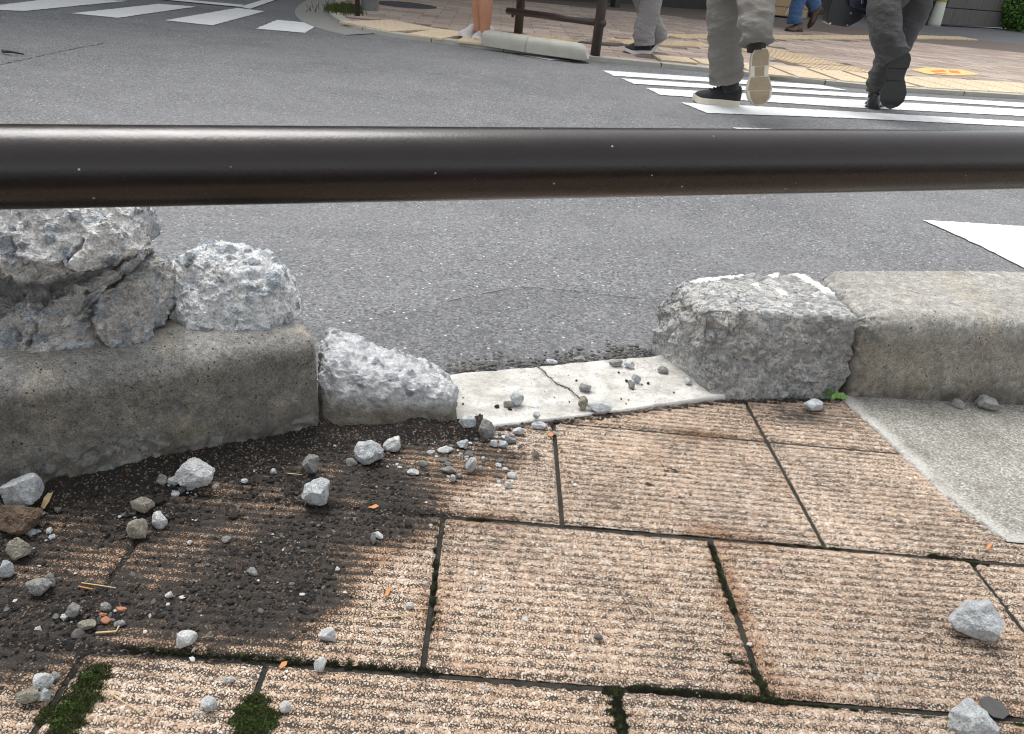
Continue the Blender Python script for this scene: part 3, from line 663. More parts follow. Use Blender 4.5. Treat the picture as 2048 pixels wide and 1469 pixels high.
def disp_broken(V, N, t):
    top = sst(.8, .97, t[:, 2]); left = sst(.45, .0, t[:, 0]); lowp = sst(.55, .2, t[:, 2] + .1 * fbm(V, 15, 2, 3)) * sst(.5, .25, t[:, 0])
    frac = fracture(V, .0115, 19, 21); k = np.clip(.72 + .5 * left - .55 * top - .9 * lowp, .08, 1.1)
    cap, am, tone = shards(V, 75, 61, .35); cap2, am2, tone2 = shards(V, 40, 63, .6)
    N2 = N
    V2 = V + N2 * (frac * k + (.0025 * cap + .004 * cap2) * (1 - lowp) * .8 - .002)[:, None] + N2 * (-.02 * sst(.25, 0, t[:, 0]) * sst(.6, 1, t[:, 2]) * (t[:, 2] > .5))[:, None]
    ex = (1 - lowp) * (.55 + .45 * sst(-.3, .3, fbm(V, 14, 2, 4)))
    pt = np.zeros(len(V))
    for poly_, z_ in (([(1378, 553), (1392, 544), (1425, 538), (1440, 545), (1495, 545), (1470, 556), (1440, 555), (1410, 561), (1395, 556)], 1.), ([(1530, 544), (1562, 545), (1556, 554), (1541, 551)], 1.), ([(1575, 544), (1600, 542), (1640, 565), (1675, 585), (1650, 583), (1612, 562)], .8), ([(1553, 576), (1568, 578), (1577, 590), (1560, 587)], 1.), ([(1500, 566), (1518, 562), (1524, 572), (1508, 574)], .8)):
        pg = [G(a_, b_, zt)[:2] for a_, b_ in poly_]; X0, Y0 = V2[:, 0] + .003 * vnoise(V, 110, 8), V2[:, 1] + .004 * vnoise(V, 110, 9); ins = np.zeros(len(V), bool)
        for i in range(len(pg)):
            p_, q_ = pg[i], pg[(i + 1) % len(pg)]; ins ^= ((p_[1] > Y0) != (q_[1] > Y0)) & (X0 < (q_[0] - p_[0]) * (Y0 - p_[1]) / (q_[1] - p_[1] + 1e-12) + p_[0])
        pt = np.maximum(pt, ins * z_ * (t[:, 2] > .9))
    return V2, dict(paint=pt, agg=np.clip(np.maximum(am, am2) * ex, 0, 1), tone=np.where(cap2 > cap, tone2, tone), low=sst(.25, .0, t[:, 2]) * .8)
c8 = [T(1436, 803), KR0 - dR * .004, KR0 - dR * .004 + nR * .25, G(1288, 706, -.01),
      G(1392, 615, zt), None, None, G(1338, 548, zt)]
c8[0] = c8[0] - [0, 0, .03]; c8[1] = c8[1] - [0, 0, .03]; c8[2] = c8[2] - [0, 0, .03]; c8[3] = c8[3] - [0, 0, .03]
c8[5] = KR0 - dR * .004 + nR * .02 + [0, 0, zt + .006]; c8[6] = KR0 - dR * .004 + nR * .25 + [0, 0, zt + .006]
so = hexa('broken_kerb_stone', M['kerb_broken_stone'], c8, 110, 15, disp_broken)
tag(so, 'smashed kerb stone with a jagged left end and exposed pebbles right of the gap', 'kerb stone', 'kerb stones along the near pavement')

# stub left of the gap: low, sloping, freshly broken top
def disp_stub(V, N, t):
    up = sst(.45, .8, t[:, 2] + .12 * fbm(V, 18, 3, 5)); frac = fracture(V, .006, 22, 88)
    cap, am, tone = shards(V, 60, 91, .5); 
    V2 = V + N * (frac * (.22 + .85 * up) + .004 * cap * up)[:, None]
    return V2, dict(agg=np.clip(am * (.3 + .7 * up), 0, 1), tone=tone, fresh=up, low=1 - up)
def mkmix():
    m = Mat('stub_concrete', .9); up = m.attr('fresh'); a = m.attr('agg'); tone = m.attr('tone'); n1 = m.noise(30, 6, .7); n3 = m.noise(350, 4, .75)
    f = m.mix(m.ramp(n1, [(.3, 0), (.7, 1)]), (.60, .61, .62), (.86, .87, .88)); o = m.mix(m.ramp(n1, [(.3, 0), (.7, 1)]), (.15, .135, .105), (.30, .275, .225))
    ac = m.ramp(tone, [(0, (.16, .18, .21)), (.25, (.33, .36, .40)), (.6, (.48, .51, .54)), (1, (.62, .63, .64))])
    f = m.mix(m.math('MULTIPLY', a, .8), f, ac); c = m.mix(up, o, f); c = m.mix(1.0, c, m.ramp(n3, [(.25, .6), (.5, 1), (.8, 1.25)]), 'MULTIPLY'); m.col(c); c = m.mix(1.0, c, m.ramp(m.vor(120, 'Val'), [(0, .75), (.5, 1.0), (1, 1.15)]), 'MULTIPLY'); m.col(c); m.bump(m.math('ADD', m.math('ADD', n1, n3), m.math('MULTIPLY', m.vor(120, 'Val'), .6)), .006, 1); M['stub'] = m.m
mkmix()
K2 = T(633, 868); K3 = T(925, 862)
nM = nrm_of(K3 - K2)
c8 = [K2 - [0, 0, .03], K3 - [0, 0, .03], G(905, 742, -.01), K2 + nM * .19 - [0, 0, .03], K2 + nM * .045 + [0, 0, .104], K3 + nM * .02 + [-.012, 0, .066], G(880, 732, .066), K2 + nM * .18 + [.015, 0, .124]]
so = hexa('kerb_stub', M['stub'], c8, 80, 6, disp_stub)
tag(so, 'low white topped stub of broken kerb left of the gap', 'kerb stone', 'kerb stones along the near pavement')

# ================================================================== RUBBLE
def chunk(name, px, yw, thick, mat, label, cat='rubble', lvl=6, tiltY=0, amp=.012, seed=1, flatb=None, s0=17, pth=.75, cracks=()):
    pts = np.array([W(a_, b_, yw) for a_, b_ in px]); c = pts.mean(0); q = pts - c
    ang = np.arctan2(q[:, 2], q[:, 0]); o_ = np.argsort(ang); ang = ang[o_]; rad = np.hypot(q[:, 0], q[:, 2])[o_]
    D, Fc = ico(lvl); th = np.arctan2(D[:, 2], D[:, 0]); cosp = np.hypot(D[:, 0], D[:, 2])
    R_ = np.interp(th, np.concatenate([ang - 2 * math.pi, ang, ang + 2 * math.pi]), np.tile(rad, 3))
    x = np.cos(th) * R_ * cosp ** pth; z = np.sin(th) * R_ * cosp ** pth; y = np.sign(D[:, 1]) * np.abs(D[:, 1]) ** .75 * thick
    y = y + tiltY * z
    V = np.stack([x, y, z], 1); rg = np.random.default_rng(seed)
    V = V + .10 * thick * np.stack([vnoise(V + seed, 9, q) for q in range(3)], 1)
    for nx, ny, nz, kk in [(.1, -1, .35, .80), (-.75, -1, .1, .78), (.8, -1, .15, .80), (.25, -1, -.75, .80), (-.4, -1, -.6, .82), (-.3, -1, .9, .80), (.5, -1, .85, .82), (.1, -.35, 1, .93), (.9, -.3, .5, .93)] + [(rg.normal(), rg.normal(), rg.normal(), .9) for _ in range(3)]:
        n_ = np.array([nx + rg.normal() * .15, ny + rg.normal() * .1, nz + rg.normal() * .15]); n_ /= np.linalg.norm(n_); pj = V @ n_; V = V - np.outer(np.maximum(0, pj - pj.max() * kk) * .93, n_)
    N = normals(V, Fc); s = seed * 3.7
    V0 = V + s
    cap, am, tone = shards(V0, 62, seed + 3, .55); cap2, am2, tone2 = shards(V0, 32, seed + 5, .72)
    V = V + N * (fracture(V0, amp, s0, seed) + .0022 * cap + .0045 * cap2)[:, None] + c
    dkn = np.full(len(V), 9.)
    for cr in cracks:
        cw = [W(a_, b_, yw) for a_, b_ in cr]
        for i in range(len(cw) - 1):
            a_, b_ = cw[i][[0, 2]], cw[i + 1][[0, 2]]; ab = b_ - a_; P2 = V[:, [0, 2]] + .0022 * np.stack([vnoise(V, 90, 3), vnoise(V, 90, 4)], 1); t = np.clip(((P2 - a_) @ ab) / (ab @ ab), 0, 1); dkn = np.minimum(dkn, np.linalg.norm(P2 - a_ - t[:, None] * ab, axis=1) + (D[:, 1] > .15) * 9)
    V = V - N * (.011 * (1 - sst(.0008, .0035, dkn)))[:, None]
    o = mesh_np(name, V, Fc, mat, smooth=False, attrs=dict(agg=np.maximum(am, am2), tone=np.where(cap2 > cap, tone2, tone)))
    return tag(o, label, cat, 'broken concrete heaped on the kerb')
chunk('concrete_chunk', [(-110, 585), (-60, 560), (0, 566), (60, 585), (140, 582), (215, 572), (255, 540), (290, 552), (322, 600), (320, 645), (300, 676), (262, 690), (205, 706), (170, 716), (90, 712), (0, 690), (-80, 660)], .985, .12, M['rubble_brown'],
      'big cracked brown grey chunk of concrete lying underneath the topmost slab', lvl=7, tiltY=.25, amp=.0085, seed=4, cracks=[[(225, 620), (245, 640), (262, 655), (275, 672), (285, 690)], [(205, 560), (225, 575), (222, 600), (232, 622)], [(60, 640), (110, 655), (150, 672), (185, 690)], [(140, 600), (142, 630), (150, 650)]])
chunk('concrete_chunk', [(-130, 440), (-60, 385), (40, 372), (150, 385), (230, 405), (268, 425), (282, 455), (292, 486), (262, 502), (200, 508), (140, 508), (70, 510), (30, 526), (-10, 548), (-70, 560), (-130, 520)], .965, .10, M['rubble_grey'],
      'topmost pale slab of broken concrete just under the brown pipe', lvl=7, amp=.0085, seed=9, cracks=[[(175, 505), (190, 488), (205, 470), (215, 450)], [(90, 430), (105, 460), (100, 490)]])
chunk('concrete_chunk', [(340, 556), (352, 524), (398, 508), (435, 506), (485, 521), (538, 548), (565, 578), (592, 630), (588, 658), (555, 672), (515, 688), (460, 680), (415, 682), (365, 678), (345, 650), (350, 610), (348, 580)], 1.085, .08, M['rubble_pale'],
      'dome shaped near white lump of concrete sitting alone on the end of the kerb', lvl=7, tiltY=.3, amp=.006, seed=15)

# ---- loose stones
def stone(px, py, wpx, hpx, mat, label, seed, zoff=0.0, plane='T', yw=None, flat_=.8, sharp=9, ang=0, name='stone', cat='stone', group=None, lvl=4, noise_=.05):
    base = T(px, py + hpx * .45) if plane == 'T' else G(px, py + hpx * .45, zoff)
    if plane == 'T': base = base + PN * zoff
    dist = np.linalg.norm(base - C0); sx = wpx / F_PX * dist * .5 * .97; sz = hpx / F_PX * dist * .5 / .86
    D, Fc = ico(lvl); rg = np.random.default_rng(seed)
    n_ = rg.normal(size=(sharp + 5, 3)); n_ /= np.linalg.norm(n_, axis=1)[:, None]; h_ = rg.uniform(.62, .95, len(n_))
    r = (h_[None] / np.maximum(D @ n_.T, .12)).min(1); r = np.minimum(r, 1.15); V = D * r[:, None]; V = V + D * (noise_ * fbm(D + seed, 3.2, 4, seed) + noise_ * .8 * (1 - 2 * np.abs(fbm(D + seed, 6, 3, seed + 4))) * (1 if lvl > 3 else .4))[:, None]
    V = V / np.abs(V).max(0); ca, sa = math.cos(ang), math.sin(ang)
    V = V * [sx, (sx + sz) / 2 * .9, sz * 1.0]
    V = np.stack([V[:, 0] * ca - V[:, 2] * sa, V[:, 1], V[:, 0] * sa + V[:, 2] * ca], 1)
    V[:, 2] -= V[:, 2].min(); V = V + base - [0, 0, .0015]
    o = mesh_np(name, V, Fc, mat, smooth=False); tag(o, label, cat, group or 'stones scattered on the near pavement'); return o
B, Wt, Gy, Be, Dk = M['stone_blue'], M['stone_white'], M['stone_grey'], M['stone_beige'], M['stone_dark']
STN = [
 (392, 947, 74, 50, Wt, 'large egg shaped white stone at the foot of the left kerb stone', 'T', 0, .15),
 (349, 962, 32, 16, Wt, 'pale pointed splinter touching the large egg shaped white stone', 'T', 0, .5),
 (325, 958, 23, 22, Gy, 'small dark round pebble beside the egg shaped white stone against the kerb', 'T', 0, 0),
 (57, 1002, 70, 52, B, 'big grey speckled stone leaning on a brown clod at the left edge', 'T', .012, 0),
 (46, 1038, 84, 44, M['stone_brown'], 'brown earthy clod under the big speckled stone at the left edge', 'T', 0, 0),
 (287, 1009, 42, 32, Be, 'beige pitted stone lying in the soil just above a small white one', 'T', 0, -.3),
 (320, 1038, 28, 29, Wt, 'small white chunky stone next to two beige stones in the soil', 'T', 0, 0),
 (281, 1056, 38, 40, Be, 'dusty beige stone half sunk in soil below left of a small white one', 'T', 0, .5),
 (43, 1098, 40, 36, Be, 'dull greenish beige stone below the brown clod at the left edge', 'T', 0, 0),
 (17, 1137, 27, 28, B, 'small bluish triangular stone at the very left edge', 'T', 0, 0),
 (80, 1175, 42, 26, Gy, 'grey stone with a dark hollow lying in front of a small bluish triangle stone', 'T', 0, .3),
 (103, 1160, 18, 22, Gy, 'grey splinter leaning on the grey stone with a dark hollow', 'T', 0, .3),
 (150, 1221, 21, 24, Gy, 'upright grey pebble above the yellow bent straw', 'T', 0, 0),
 (176, 1246, 36, 16, Be, 'flat cream chip among small rubble above the yellow bent straw', 'T', 0, 0),
 (214, 1212, 16, 18, Gy, 'slanted slate grey chip among the small rubble', 'T', 0, .6),
 (239, 1246, 20, 12, Gy, 'flat grey chip beside the top of the yellow bent straw', 'T', 0, 0),
 (339, 1188, 16, 13, Wt, 'tiny bright white chip alone on the dark soil', 'T', 0, 0),
 (374, 1278, 42, 28, Wt, 'white jagged stone on the orange patch left of centre', 'T', 0, .25),
 (657, 1268, 37, 24, Wt, 'white flattish stone where soil meets clean tile', 'T', 0, -.1),
 (640, 1325, 23, 26, Wt, 'white upright stone standing in the mossy joint', 'T', 0, 0),
 (570, 1413, 22, 21, Wt, 'small white stone right of the bright moss cushion', 'T', 0, 0),
 (417, 1409, 32, 24, B, 'bluish white slanted stone left of the bright moss cushion', 'T', 0, .5),
 (395, 1425, 9, 8, Wt, 'tiny pebble below the bluish white slanted stone', 'T', 0, 0),
 (451, 1358, 11, 11, Wt, 'left of two tiny white beads on the mossy tile', 'T', 0, 0),
 (463, 1358, 11, 10, Wt, 'right of two tiny white beads on the mossy tile', 'T', 0, 0),
 (85, 1366, 36, 28, Wt, 'white stone topmost of the trio beside the big moss strip', 'T', 0, .4),
 (60, 1391, 46, 26, Be, 'long cream stone lowest left of the trio beside the big moss strip', 'T', 0, .35),
 (91, 1388, 22, 24, B, 'small blue grey stone at the right of the trio beside the big moss strip', 'T', 0, 0),
 (112, 1350, 16, 14, Gy, 'little grey pebble behind the trio beside the big moss strip', 'T', 0, 0),
 (637, 985, 64, 54, B, 'large smooth blue grey wedge shaped stone in the middle of the soil', 'T', 0, 0),
 (622, 928, 34, 38, Gy, 'tall grey stone just behind the large blue grey wedge', 'T', 0, 0),
 (742, 901, 68, 44, B, 'large knobbly white and blue stone near the kerb stub', 'T', 0, -.15),
 (785, 886, 33, 33, Wt, 'pointed white stone right behind the large knobbly stone', 'T', 0, -.6),
 (703, 922, 26, 15, Gy, 'small flat grey stone left of the large knobbly stone', 'T', 0, -.2),
 (547, 941, 13, 12, B, 'small bluish pebble on the soil below the left kerb stone', 'T', 0, 0),
 (490, 961, 14, 10, B, 'small pale pebble right of the egg shaped white stone', 'T', 0, 0),
 (890, 898, 34, 14, Wt, 'flat white oval stone on the brown ribs', 'T', 0, 0),
 (925, 888, 26, 15, B, 'small blue grey flake above the spiky white stone', 'T', 0, .3),
 (941, 927, 23, 33, B, 'spiky bluish white stone standing on the brown ribs', 'T', 0, 0),
 (959, 937, 15, 12, Gy, 'small grey pebble at the right foot of the spiky stone', 'T', 0, 0),
 (896, 938, 31, 14, Gy, 'grey flat flake left of the spiky white stone', 'T', 0, .1),
 (846, 927, 20, 12, Gy, 'little grey flake above a bluish smear of grit', 'T', 0, -.3),
 (827, 943, 28, 11, B, 'thin bluish flake on the edge of the dark soil', 'T', 0, .1),
 (906, 955, 11, 15, B, 'tiny bluish shard below the grey flat flake', 'T', 0, 0),
 (919, 950, 13, 10, Gy, 'tiny dark grey shard right of the bluish shard', 'T', 0, 0),
 (1022, 949, 26, 12, B, 'small pale splinter left of the upper tile joint', 'T', 0, -.3),
 (1016, 969, 19, 12, B, 'small blue chip lowest near the upper tile joint', 'T', 0, 0),
 (1077, 849, 37, 16, B, 'flat blue grey stone at the front edge of the white bedding', 'T', 0, 0),
 (1073, 833, 17, 16, B, 'small blue grey stone sitting behind the flat one at the bedding edge', 'T', .004, 0),
 (1038, 861, 28, 14, B, 'pale blue flake on the tile in front of the bedding', 'T', 0, .2),
 (933, 847, 36, 34, B, 'blue grey lump leaning on the corner of the kerb stub', 'T', 0, -.3),
 (970, 860, 38, 38, Gy, 'rough grey lump in front of the kerb stub corner', 'T', 0, .2),
 (987, 886, 18, 13, B, 'left pebble of the short row below the rough grey lump', 'T', 0, 0),
 (1007, 887, 22, 12, B, 'right pebble of the short row below the rough grey lump', 'T', 0, 0),
 (1022, 879, 26, 12, Gy, 'grey pebble behind the short row below the rough lump', 'T', 0, 0),
 (1033, 796, 30, 30, B, 'upright blue and white stone on the white bedding left of the crack', 'G', .007, .5),
 (1015, 806, 22, 14, Be, 'rust stained chip leaning on the upright stone on the bedding', 'G', .007, .3),
 (1170, 775, 27, 16, Gy, 'grey angular stone on the bedding just behind the crack', 'G', .007, 0),
 (1163, 806, 23, 25, Be, 'round brown pebble standing on the bedding', 'G', .007, 0),
 (1198, 813, 50, 18, B, 'flat dark edged blue stone beside the round brown pebble', 'G', .006, -.1),
 (1262, 768, 18, 14, Gy, 'little grey stone on the bedding in front of a blue one', 'G', .007, 0),
 (1271, 757, 20, 15, B, 'little dark blue stone on the bedding behind a grey one', 'G', .007, -.3),
 (1375, 762, 18, 12, B, 'small blue stone at the foot of the smashed kerb stone', 'G', .007, 0),
 (1326, 739, 26, 12, Gy, 'grey flake against the bottom of the smashed kerb stone', 'G', .007, -.2),
 (1258, 729, 22, 14, B, 'right one of the grey lumps at the back edge of the bedding', 'G', .007, 0),
 (1232, 725, 30, 12, Gy, 'middle one of the grey lumps at the back edge of the bedding', 'G', .007, .3),
 (1103, 722, 26, 9, B, 'flat bluish chip behind the bedding above the crack', 'G', -.004, 0),
 (1160, 717, 30, 10, Gy, 'row of grey grit lump behind the bedding centre', 'G', -.004, 0),
 (1624, 811, 40, 22, B, 'blue crystalline stone on the tile left of the green weed', 'T', 0, 0),
 (1914, 808, 21, 18, Gy, 'small pale stone at the foot of the right kerb stone', 'T', 0, 0),
 (1968, 807, 36, 24, Gy, 'flat disc like grey flake leaning against the right kerb stone', 'T', 0, .2),
 (1942, 1240, 92, 60, B, 'large faceted blue white stone on the clean tile at the right', 'T', 0, -.1),
 (1931, 1444, 72, 60, B, 'large blue white stone at the bottom edge right corner', 'T', 0, .2),
 (1933, 1406, 20, 18, B, 'small stone just behind the bottom right one', 'T', 0, 0),
 (746, 1075, 12, 24, Gy, 'pale upright sliver next to the white shard in the soil', 'T', 0, 0),
 (758, 1070, 22, 10, Wt, 'white narrow shard in the soil left of the vertical joint', 'T', 0, -.7),
 (820, 1209, 18, 14, Wt, 'small white stone left of the vertical mossy joint', 'T', 0, 0),
 (454, 1077, 20, 14, Gy, 'dusty grey pebble in the middle of the orange streak', 'T', 0, 0),
 (504, 1142, 26, 10, Gy, 'flat dusty flake in the dark soil below centre', 'T', 0, -.2),
 (1197, 1273, 20, 12, Dk, 'tiny dark pebble alone on the clean centre tile', 'T', 0, 0),
 (1150, 968, 9, 7, Wt, 'tiny white speck stone on the tile right of the upper joint', 'T', 0, 0),
 (973, 1378, 8, 7, Wt, 'tiny white bead stone on the bottom centre tile', 'T', 0, 0),
 (850, 1165, 9, 9, Wt, 'white bead pebble stuck beside the vertical mossy joint', 'T', 0, 0),
]
for i, (px, py, wp, hp, mt, lb, pl, zo, an) in enumerate(STN):
    stone(px, py, wp, hp, mt, lb, 100 + i, zoff=zo, plane=pl, ang=an, lvl=5 if wp > 36 else (4 if wp > 18 else 3), noise_=.10 if mt is not B else .07)
# terracotta crumbs
for i, (px, py, wp, hp, an) in enumerate([(242, 1217, 20, 7, 0), (206, 1228, 14, 8, 0), (214, 1240, 20, 10, -.3)]):
    stone(px, py, wp, hp, M['brick_red'], ['flat terracotta sliver beside the slate grey chip', 'small orange terracotta crumb, upper of two', 'orange terracotta chip above the yellow bent straw'][i], 300 + i, lvl=3, ang=an, name='terracotta_chip', cat='chip', group='terracotta chips in the soil')

# ---- soil sheet and crumbs
us = np.arange(-1.15, .32, .0024); vs = np.arange(.36, 1.25, .0024)
U, Vv = [x.ravel() for x in np.meshgrid(us, vs, indexing='ij')]; Q = PO + np.outer(U, EU) + np.outer(Vv, EV)
ok = (poly_sd(U, Vv) > -.07) & (behind(Q) < .02) | ((behind(Q) > -.08) & (behind(Q) < .02) & (U < .2))
idx = np.where(ok)[0]; Qs, Us, Vs_ = Q[idx], U[idx], Vv[idx]
s = soil_field(Qs, Us, Vs_); kb = behind(Qs)
hgt = -.0060 + .0056 * s + .0042 * fbm(Qs, 62, 4, 44, .7) + .0022 * vnoise(Qs, 330, 2) + .0018 * vnoise(Qs, 210, 6) + .020 * sst(-.075, .005, kb) * s * (.7 + .6 * vnoise(Qs, 20, 12))
full = np.full(len(Q), np.nan); hh = np.zeros(len(Q)); hh[idx] = hgt; okf = np.zeros(len(Q), bool); okf[idx] = (s > .03)
Fq = gridfaces(len(us), len(vs)); keep = okf[Fq].all(1); Fk = Fq[keep]; used = np.unique(Fk); rm = -np.ones(len(Q), int); rm[used] = np.arange(len(used))
P = Q + hh[:, None] * PN
so = mesh_np('soil', P[used], rm[Fk], M['soil']); tag(so, 'dark crumbly soil spread over the ribbed tiles below the left kerb', 'soil', kind='stuff')

def crumbs(name, n, size, mat, label, where, seed, cat='grit', squash=.7):
    rg = np.random.default_rng(seed); D, Fc = ico(1); Vs, Fs = [], []; k = 0; c = 0
    while k < n and c < n * 60:
        c += 1
        p, up = where(rg)
        if p is None: continue
        r = size * (.4 + rg.random() ** 3 * 1.5); q = D * (1 + .45 * (rg.random((len(D), 1)) - .5) * 2 * .6) * [r * rg.uniform(.7, 1.5), r * rg.uniform(.7, 1.4), r * squash * rg.uniform(.6, 1.1)]
        a_ = rg.random() * 6.28; ca, sa = math.cos(a_), math.sin(a_); q = np.stack([q[:, 0] * ca - q[:, 1] * sa, q[:, 0] * sa + q[:, 1] * ca, q[:, 2]], 1)
        Vs.append(q + p + np.array([0, 0, r * .25])); Fs.append(Fc + k * len(D)); k += 1
    o = mesh_np(name, np.vstack(Vs), np.vstack(Fs), mat, smooth=False); return tag(o, label, cat, kind='stuff')
def in_soil(lo, hi=2, kbias=0):
    def f(rg):
        u, v = rg.uniform(-1.0, .3), rg.uniform(.38, 1.2); q = PP(u, v); k_ = behind(q[None])[0]
        if k_ > -.004: return None, 0
        s_ = soil_field(q[None], np.array([u]), np.array([v]))[0]
        if not (lo < s_ < hi) or rg.random() > max(.12, s_) : return None, 0
        return q + PN * (-.002 + .002 * s_), 0
    return f
def soil_pts(n, lo, seed):                      # vectorised sampler
    rg = np.random.default_rng(seed); u = rg.uniform(-1.0, .32, n); v = rg.uniform(.36, 1.22, n); q = PO + np.outer(u, EU) + np.outer(v, EV)
    s_ = soil_field(q, u, v); k_ = behind(q); ok = (s_ > lo) & (rg.random(n) < np.maximum(.1, s_)) & (k_ < -.004); return (q + np.outer(-.002 + .0025 * s_, PN))[ok]
def crumbs_at(name, Pts, size, mat, label, seed, cat='grit'):
    rg = np.random.default_rng(seed); D, Fc = ico(1); n = len(Pts); m_ = len(D)
    r = size * (.35 + rg.random(n) ** 3 * 1.6); sc = np.stack([r * rg.uniform(.7, 1.5, n), r * rg.uniform(.7, 1.4, n), r * rg.uniform(.45, .9, n)], 1)
    q = D[None] * (1 + .35 * (rg.random((n, m_, 1)) * 2 - 1)) * sc[:, None]; a_ = rg.random(n) * 6.28; ca, sa = np.cos(a_)[:, None], np.sin(a_)[:, None]
    q = np.stack([q[..., 0] * ca - q[..., 1] * sa, q[..., 0] * sa + q[..., 1] * ca, q[..., 2]], -1) + Pts[:, None] + np.array([0, 0, 1]) * (r * .3)[:, None, None]
    Fa = (Fc[None] + (np.arange(n) * m_)[:, None, None]).reshape(-1, 3); o = mesh_np(name, q.reshape(-1, 3), Fa, mat, smooth=False); return tag(o, label, cat, kind='stuff')
crumbs_at('soil_crumbs', soil_pts(26000, .15, 1), .0015, M['crumb_dark'], 'dark brown crumbs of earth strewn over the soil patch', 1, 'soil')
crumbs_at('soil_crumbs', soil_pts(6500, .12, 2), .0016, M['crumb_brown'], 'rusty brown crumbs of earth mixed into the soil patch', 2, 'soil')
crumbs_at('soil_crumbs', soil_pts(380, .45, 21), .0036, M['crumb_dark'], 'larger dark clods of earth in the soil patch', 21, 'soil')
crumbs_at('gravel_grit', soil_pts(2600, .12, 3), .0019, M['crumb_grey'], 'fine grey grit lying in the soil', 3, 'gravel')
crumbs_at('gravel_grit', soil_pts(420, .08, 4), .0017, M['crumb_pale'], 'fine white grit sprinkled over the soil', 4, 'gravel')
rg = np.random.default_rng(5); q = PO + np.outer(rg.uniform(-.7, 1.05, 300), EU) + np.outer(rg.uniform(.42, 1.3, 300), EV)
q = q[(behind(q) < -.01)]; crumbs_at('gravel_grit', q, .0017, M['crumb_pale'], 'sparse white grit specks over the clean tiles', 6, 'gravel')
rg = np.random.default_rng(15); q = np.vstack([T(a_, b_)[None] + rg.normal(0, 1, (n_, 3)) * [s_, s_ * .7, 0] for a_, b_, n_, s_ in [(955, 868, 60, .02), (1010, 880, 40, .016), (1090, 848, 22, .02), (900, 905, 45, .03), (1000, 930, 40, .03), (780, 920, 40, .03), (370, 975, 30, .03), (60, 1060, 30, .03), (170, 1235, 40, .02)]])
q = q[behind(q) < -.006]; crumbs_at('gravel_grit', q[::2], .0034, M['crumb_grey'], 'small grey fragments gathered in front of the broken kerb', 15, 'gravel'); crumbs_at('gravel_grit', q[1::2], .0026, M['stone_blue'], 'small blue white splinters gathered in front of the broken kerb', 16, 'gravel')
# grit along the back of the bedding and on the road by it
t_ = rg.random(500); q = G(890, 742, -.004)[None] + t_[:, None] * (G(1320, 706, -.004) - G(890, 742, -.004))[None]; q = q + np.stack([rg.normal(0, .01, 500), np.abs(rg.normal(0, .022, 500)) - .008, 0 * t_], 1)
crumbs_at('gravel_grit', q, .0032, M['crumb_grey'], 'grey grit along the back edge of the white bedding', 7, 'gravel')
t_ = rg.random(60); q = SB0[None] + t_[:, None] * (SB1 - SB0)[None] + nS[None] * rg.uniform(.01, .17, (60, 1)); q[:, 2] = BZ + .001
crumbs_at('gravel_grit', q, .0019, M['crumb_dark'], 'dark specks of grit on the white bedding', 8, 'gravel')
# dark earth in the gap between strip and tiles
t_ = rg.random(900); q = np.where((t_ < .55)[:, None], SB0[None] + (t_ / .55)[:, None] * (SB1 - SB0)[None], SB1[None] + ((t_ - .55) / .45)[:, None] * (KR0 - SB1)[None]); q = q + np.stack([rg.normal(0, .002, 900), rg.normal(-.006, .004, 900), np.full(900, -.003)], 1)
crumbs_at('soil_crumbs', q, .0026, M['crumb_dark'], 'earth in the seam between the tiles and the bedding', 9, 'soil')
# twigs, dirt flecks on the clean tile
q = np.vstack([T(a_, b_)[None] + rg.normal(0, 1, (n_, 3)) * [s_, s_ * .6, 0] for a_, b_, n_, s_ in [(1340, 942, 130, .009), (1298, 970, 40, .004), (1245, 934, 30, .004), (1300, 985, 25, .005), (1380, 955, 18, .01), (1380, 990, 18, .008), (1225, 950, 12, .005)]])
crumbs_at('soil_crumbs', q - PN * .002, .0019, M['crumb_brown'], 'brown dirt flecks on the upper middle tile', 10, 'soil')

# ---- moss
def moss(name, spots, mat, label, seed, hgt=.005, dens=1.0, per=None):
    rg = np.random.default_rng(seed); Vs, Fs = [], []; k = 0
    for (a_, b_, ru, rv, n_) in spots:
        c = T(a_, b_)
        for _ in range(int(n_ * dens)):
            rr = rg.random() ** .6; an = rg.random() * 6.28; p = c + EU * (ru * rr * math.cos(an)) + EV * (rv * rr * math.sin(an)); z = hgt * (1 - rr * rr * .8)
            p = p + PN * (-.0045 + z * rg.random()); 
            for b in range(3):
                d_ = rg.normal(size=3); d_[2] = abs(d_[2]) + .6; d_ /= np.linalg.norm(d_); s_ = np.cross(d_, rg.normal(size=3)); s_ /= np.linalg.norm(s_) + 1e-9; L_ = rg.uniform(.0016, .0036)
                Vs += [p - s_ * .0006, p + s_ * .0006, p + d_ * L_]; Fs.append([k, k + 1, k + 2]); k += 3
    o = mesh_np(name, np.array(Vs), np.array(Fs), mat, smooth=False); return tag(o, label, 'moss', kind='stuff')
def along(p, q, n, ru, rv, cnt): return [(p[0] + (q[0] - p[0]) * i / max(1, n - 1) + random.uniform(-3, 3), p[1] + (q[1] - p[1]) * i / max(1, n - 1) + random.uniform(-1.5, 1.5), ru * random.uniform(.5, 1.2), rv * random.uniform(.6, 1.2), cnt) for i in range(n)]
big = [(x, y, .019, .013, 900) for x, y in [(195, 1345), (180, 1365), (165, 1385), (150, 1405), (145, 1425), (135, 1445), (130, 1465), (125, 1490), (110, 1430), (175, 1400)]] + [(x, y, .017, .012, 900) for x, y in [(512, 1405), (498, 1422), (520, 1428), (490, 1440), (525, 1447), (505, 1462), (500, 1485), (535, 1435)]]
moss('moss', big, M['moss'], 'thick green moss cushions in the bottom left joints', 1, .010)
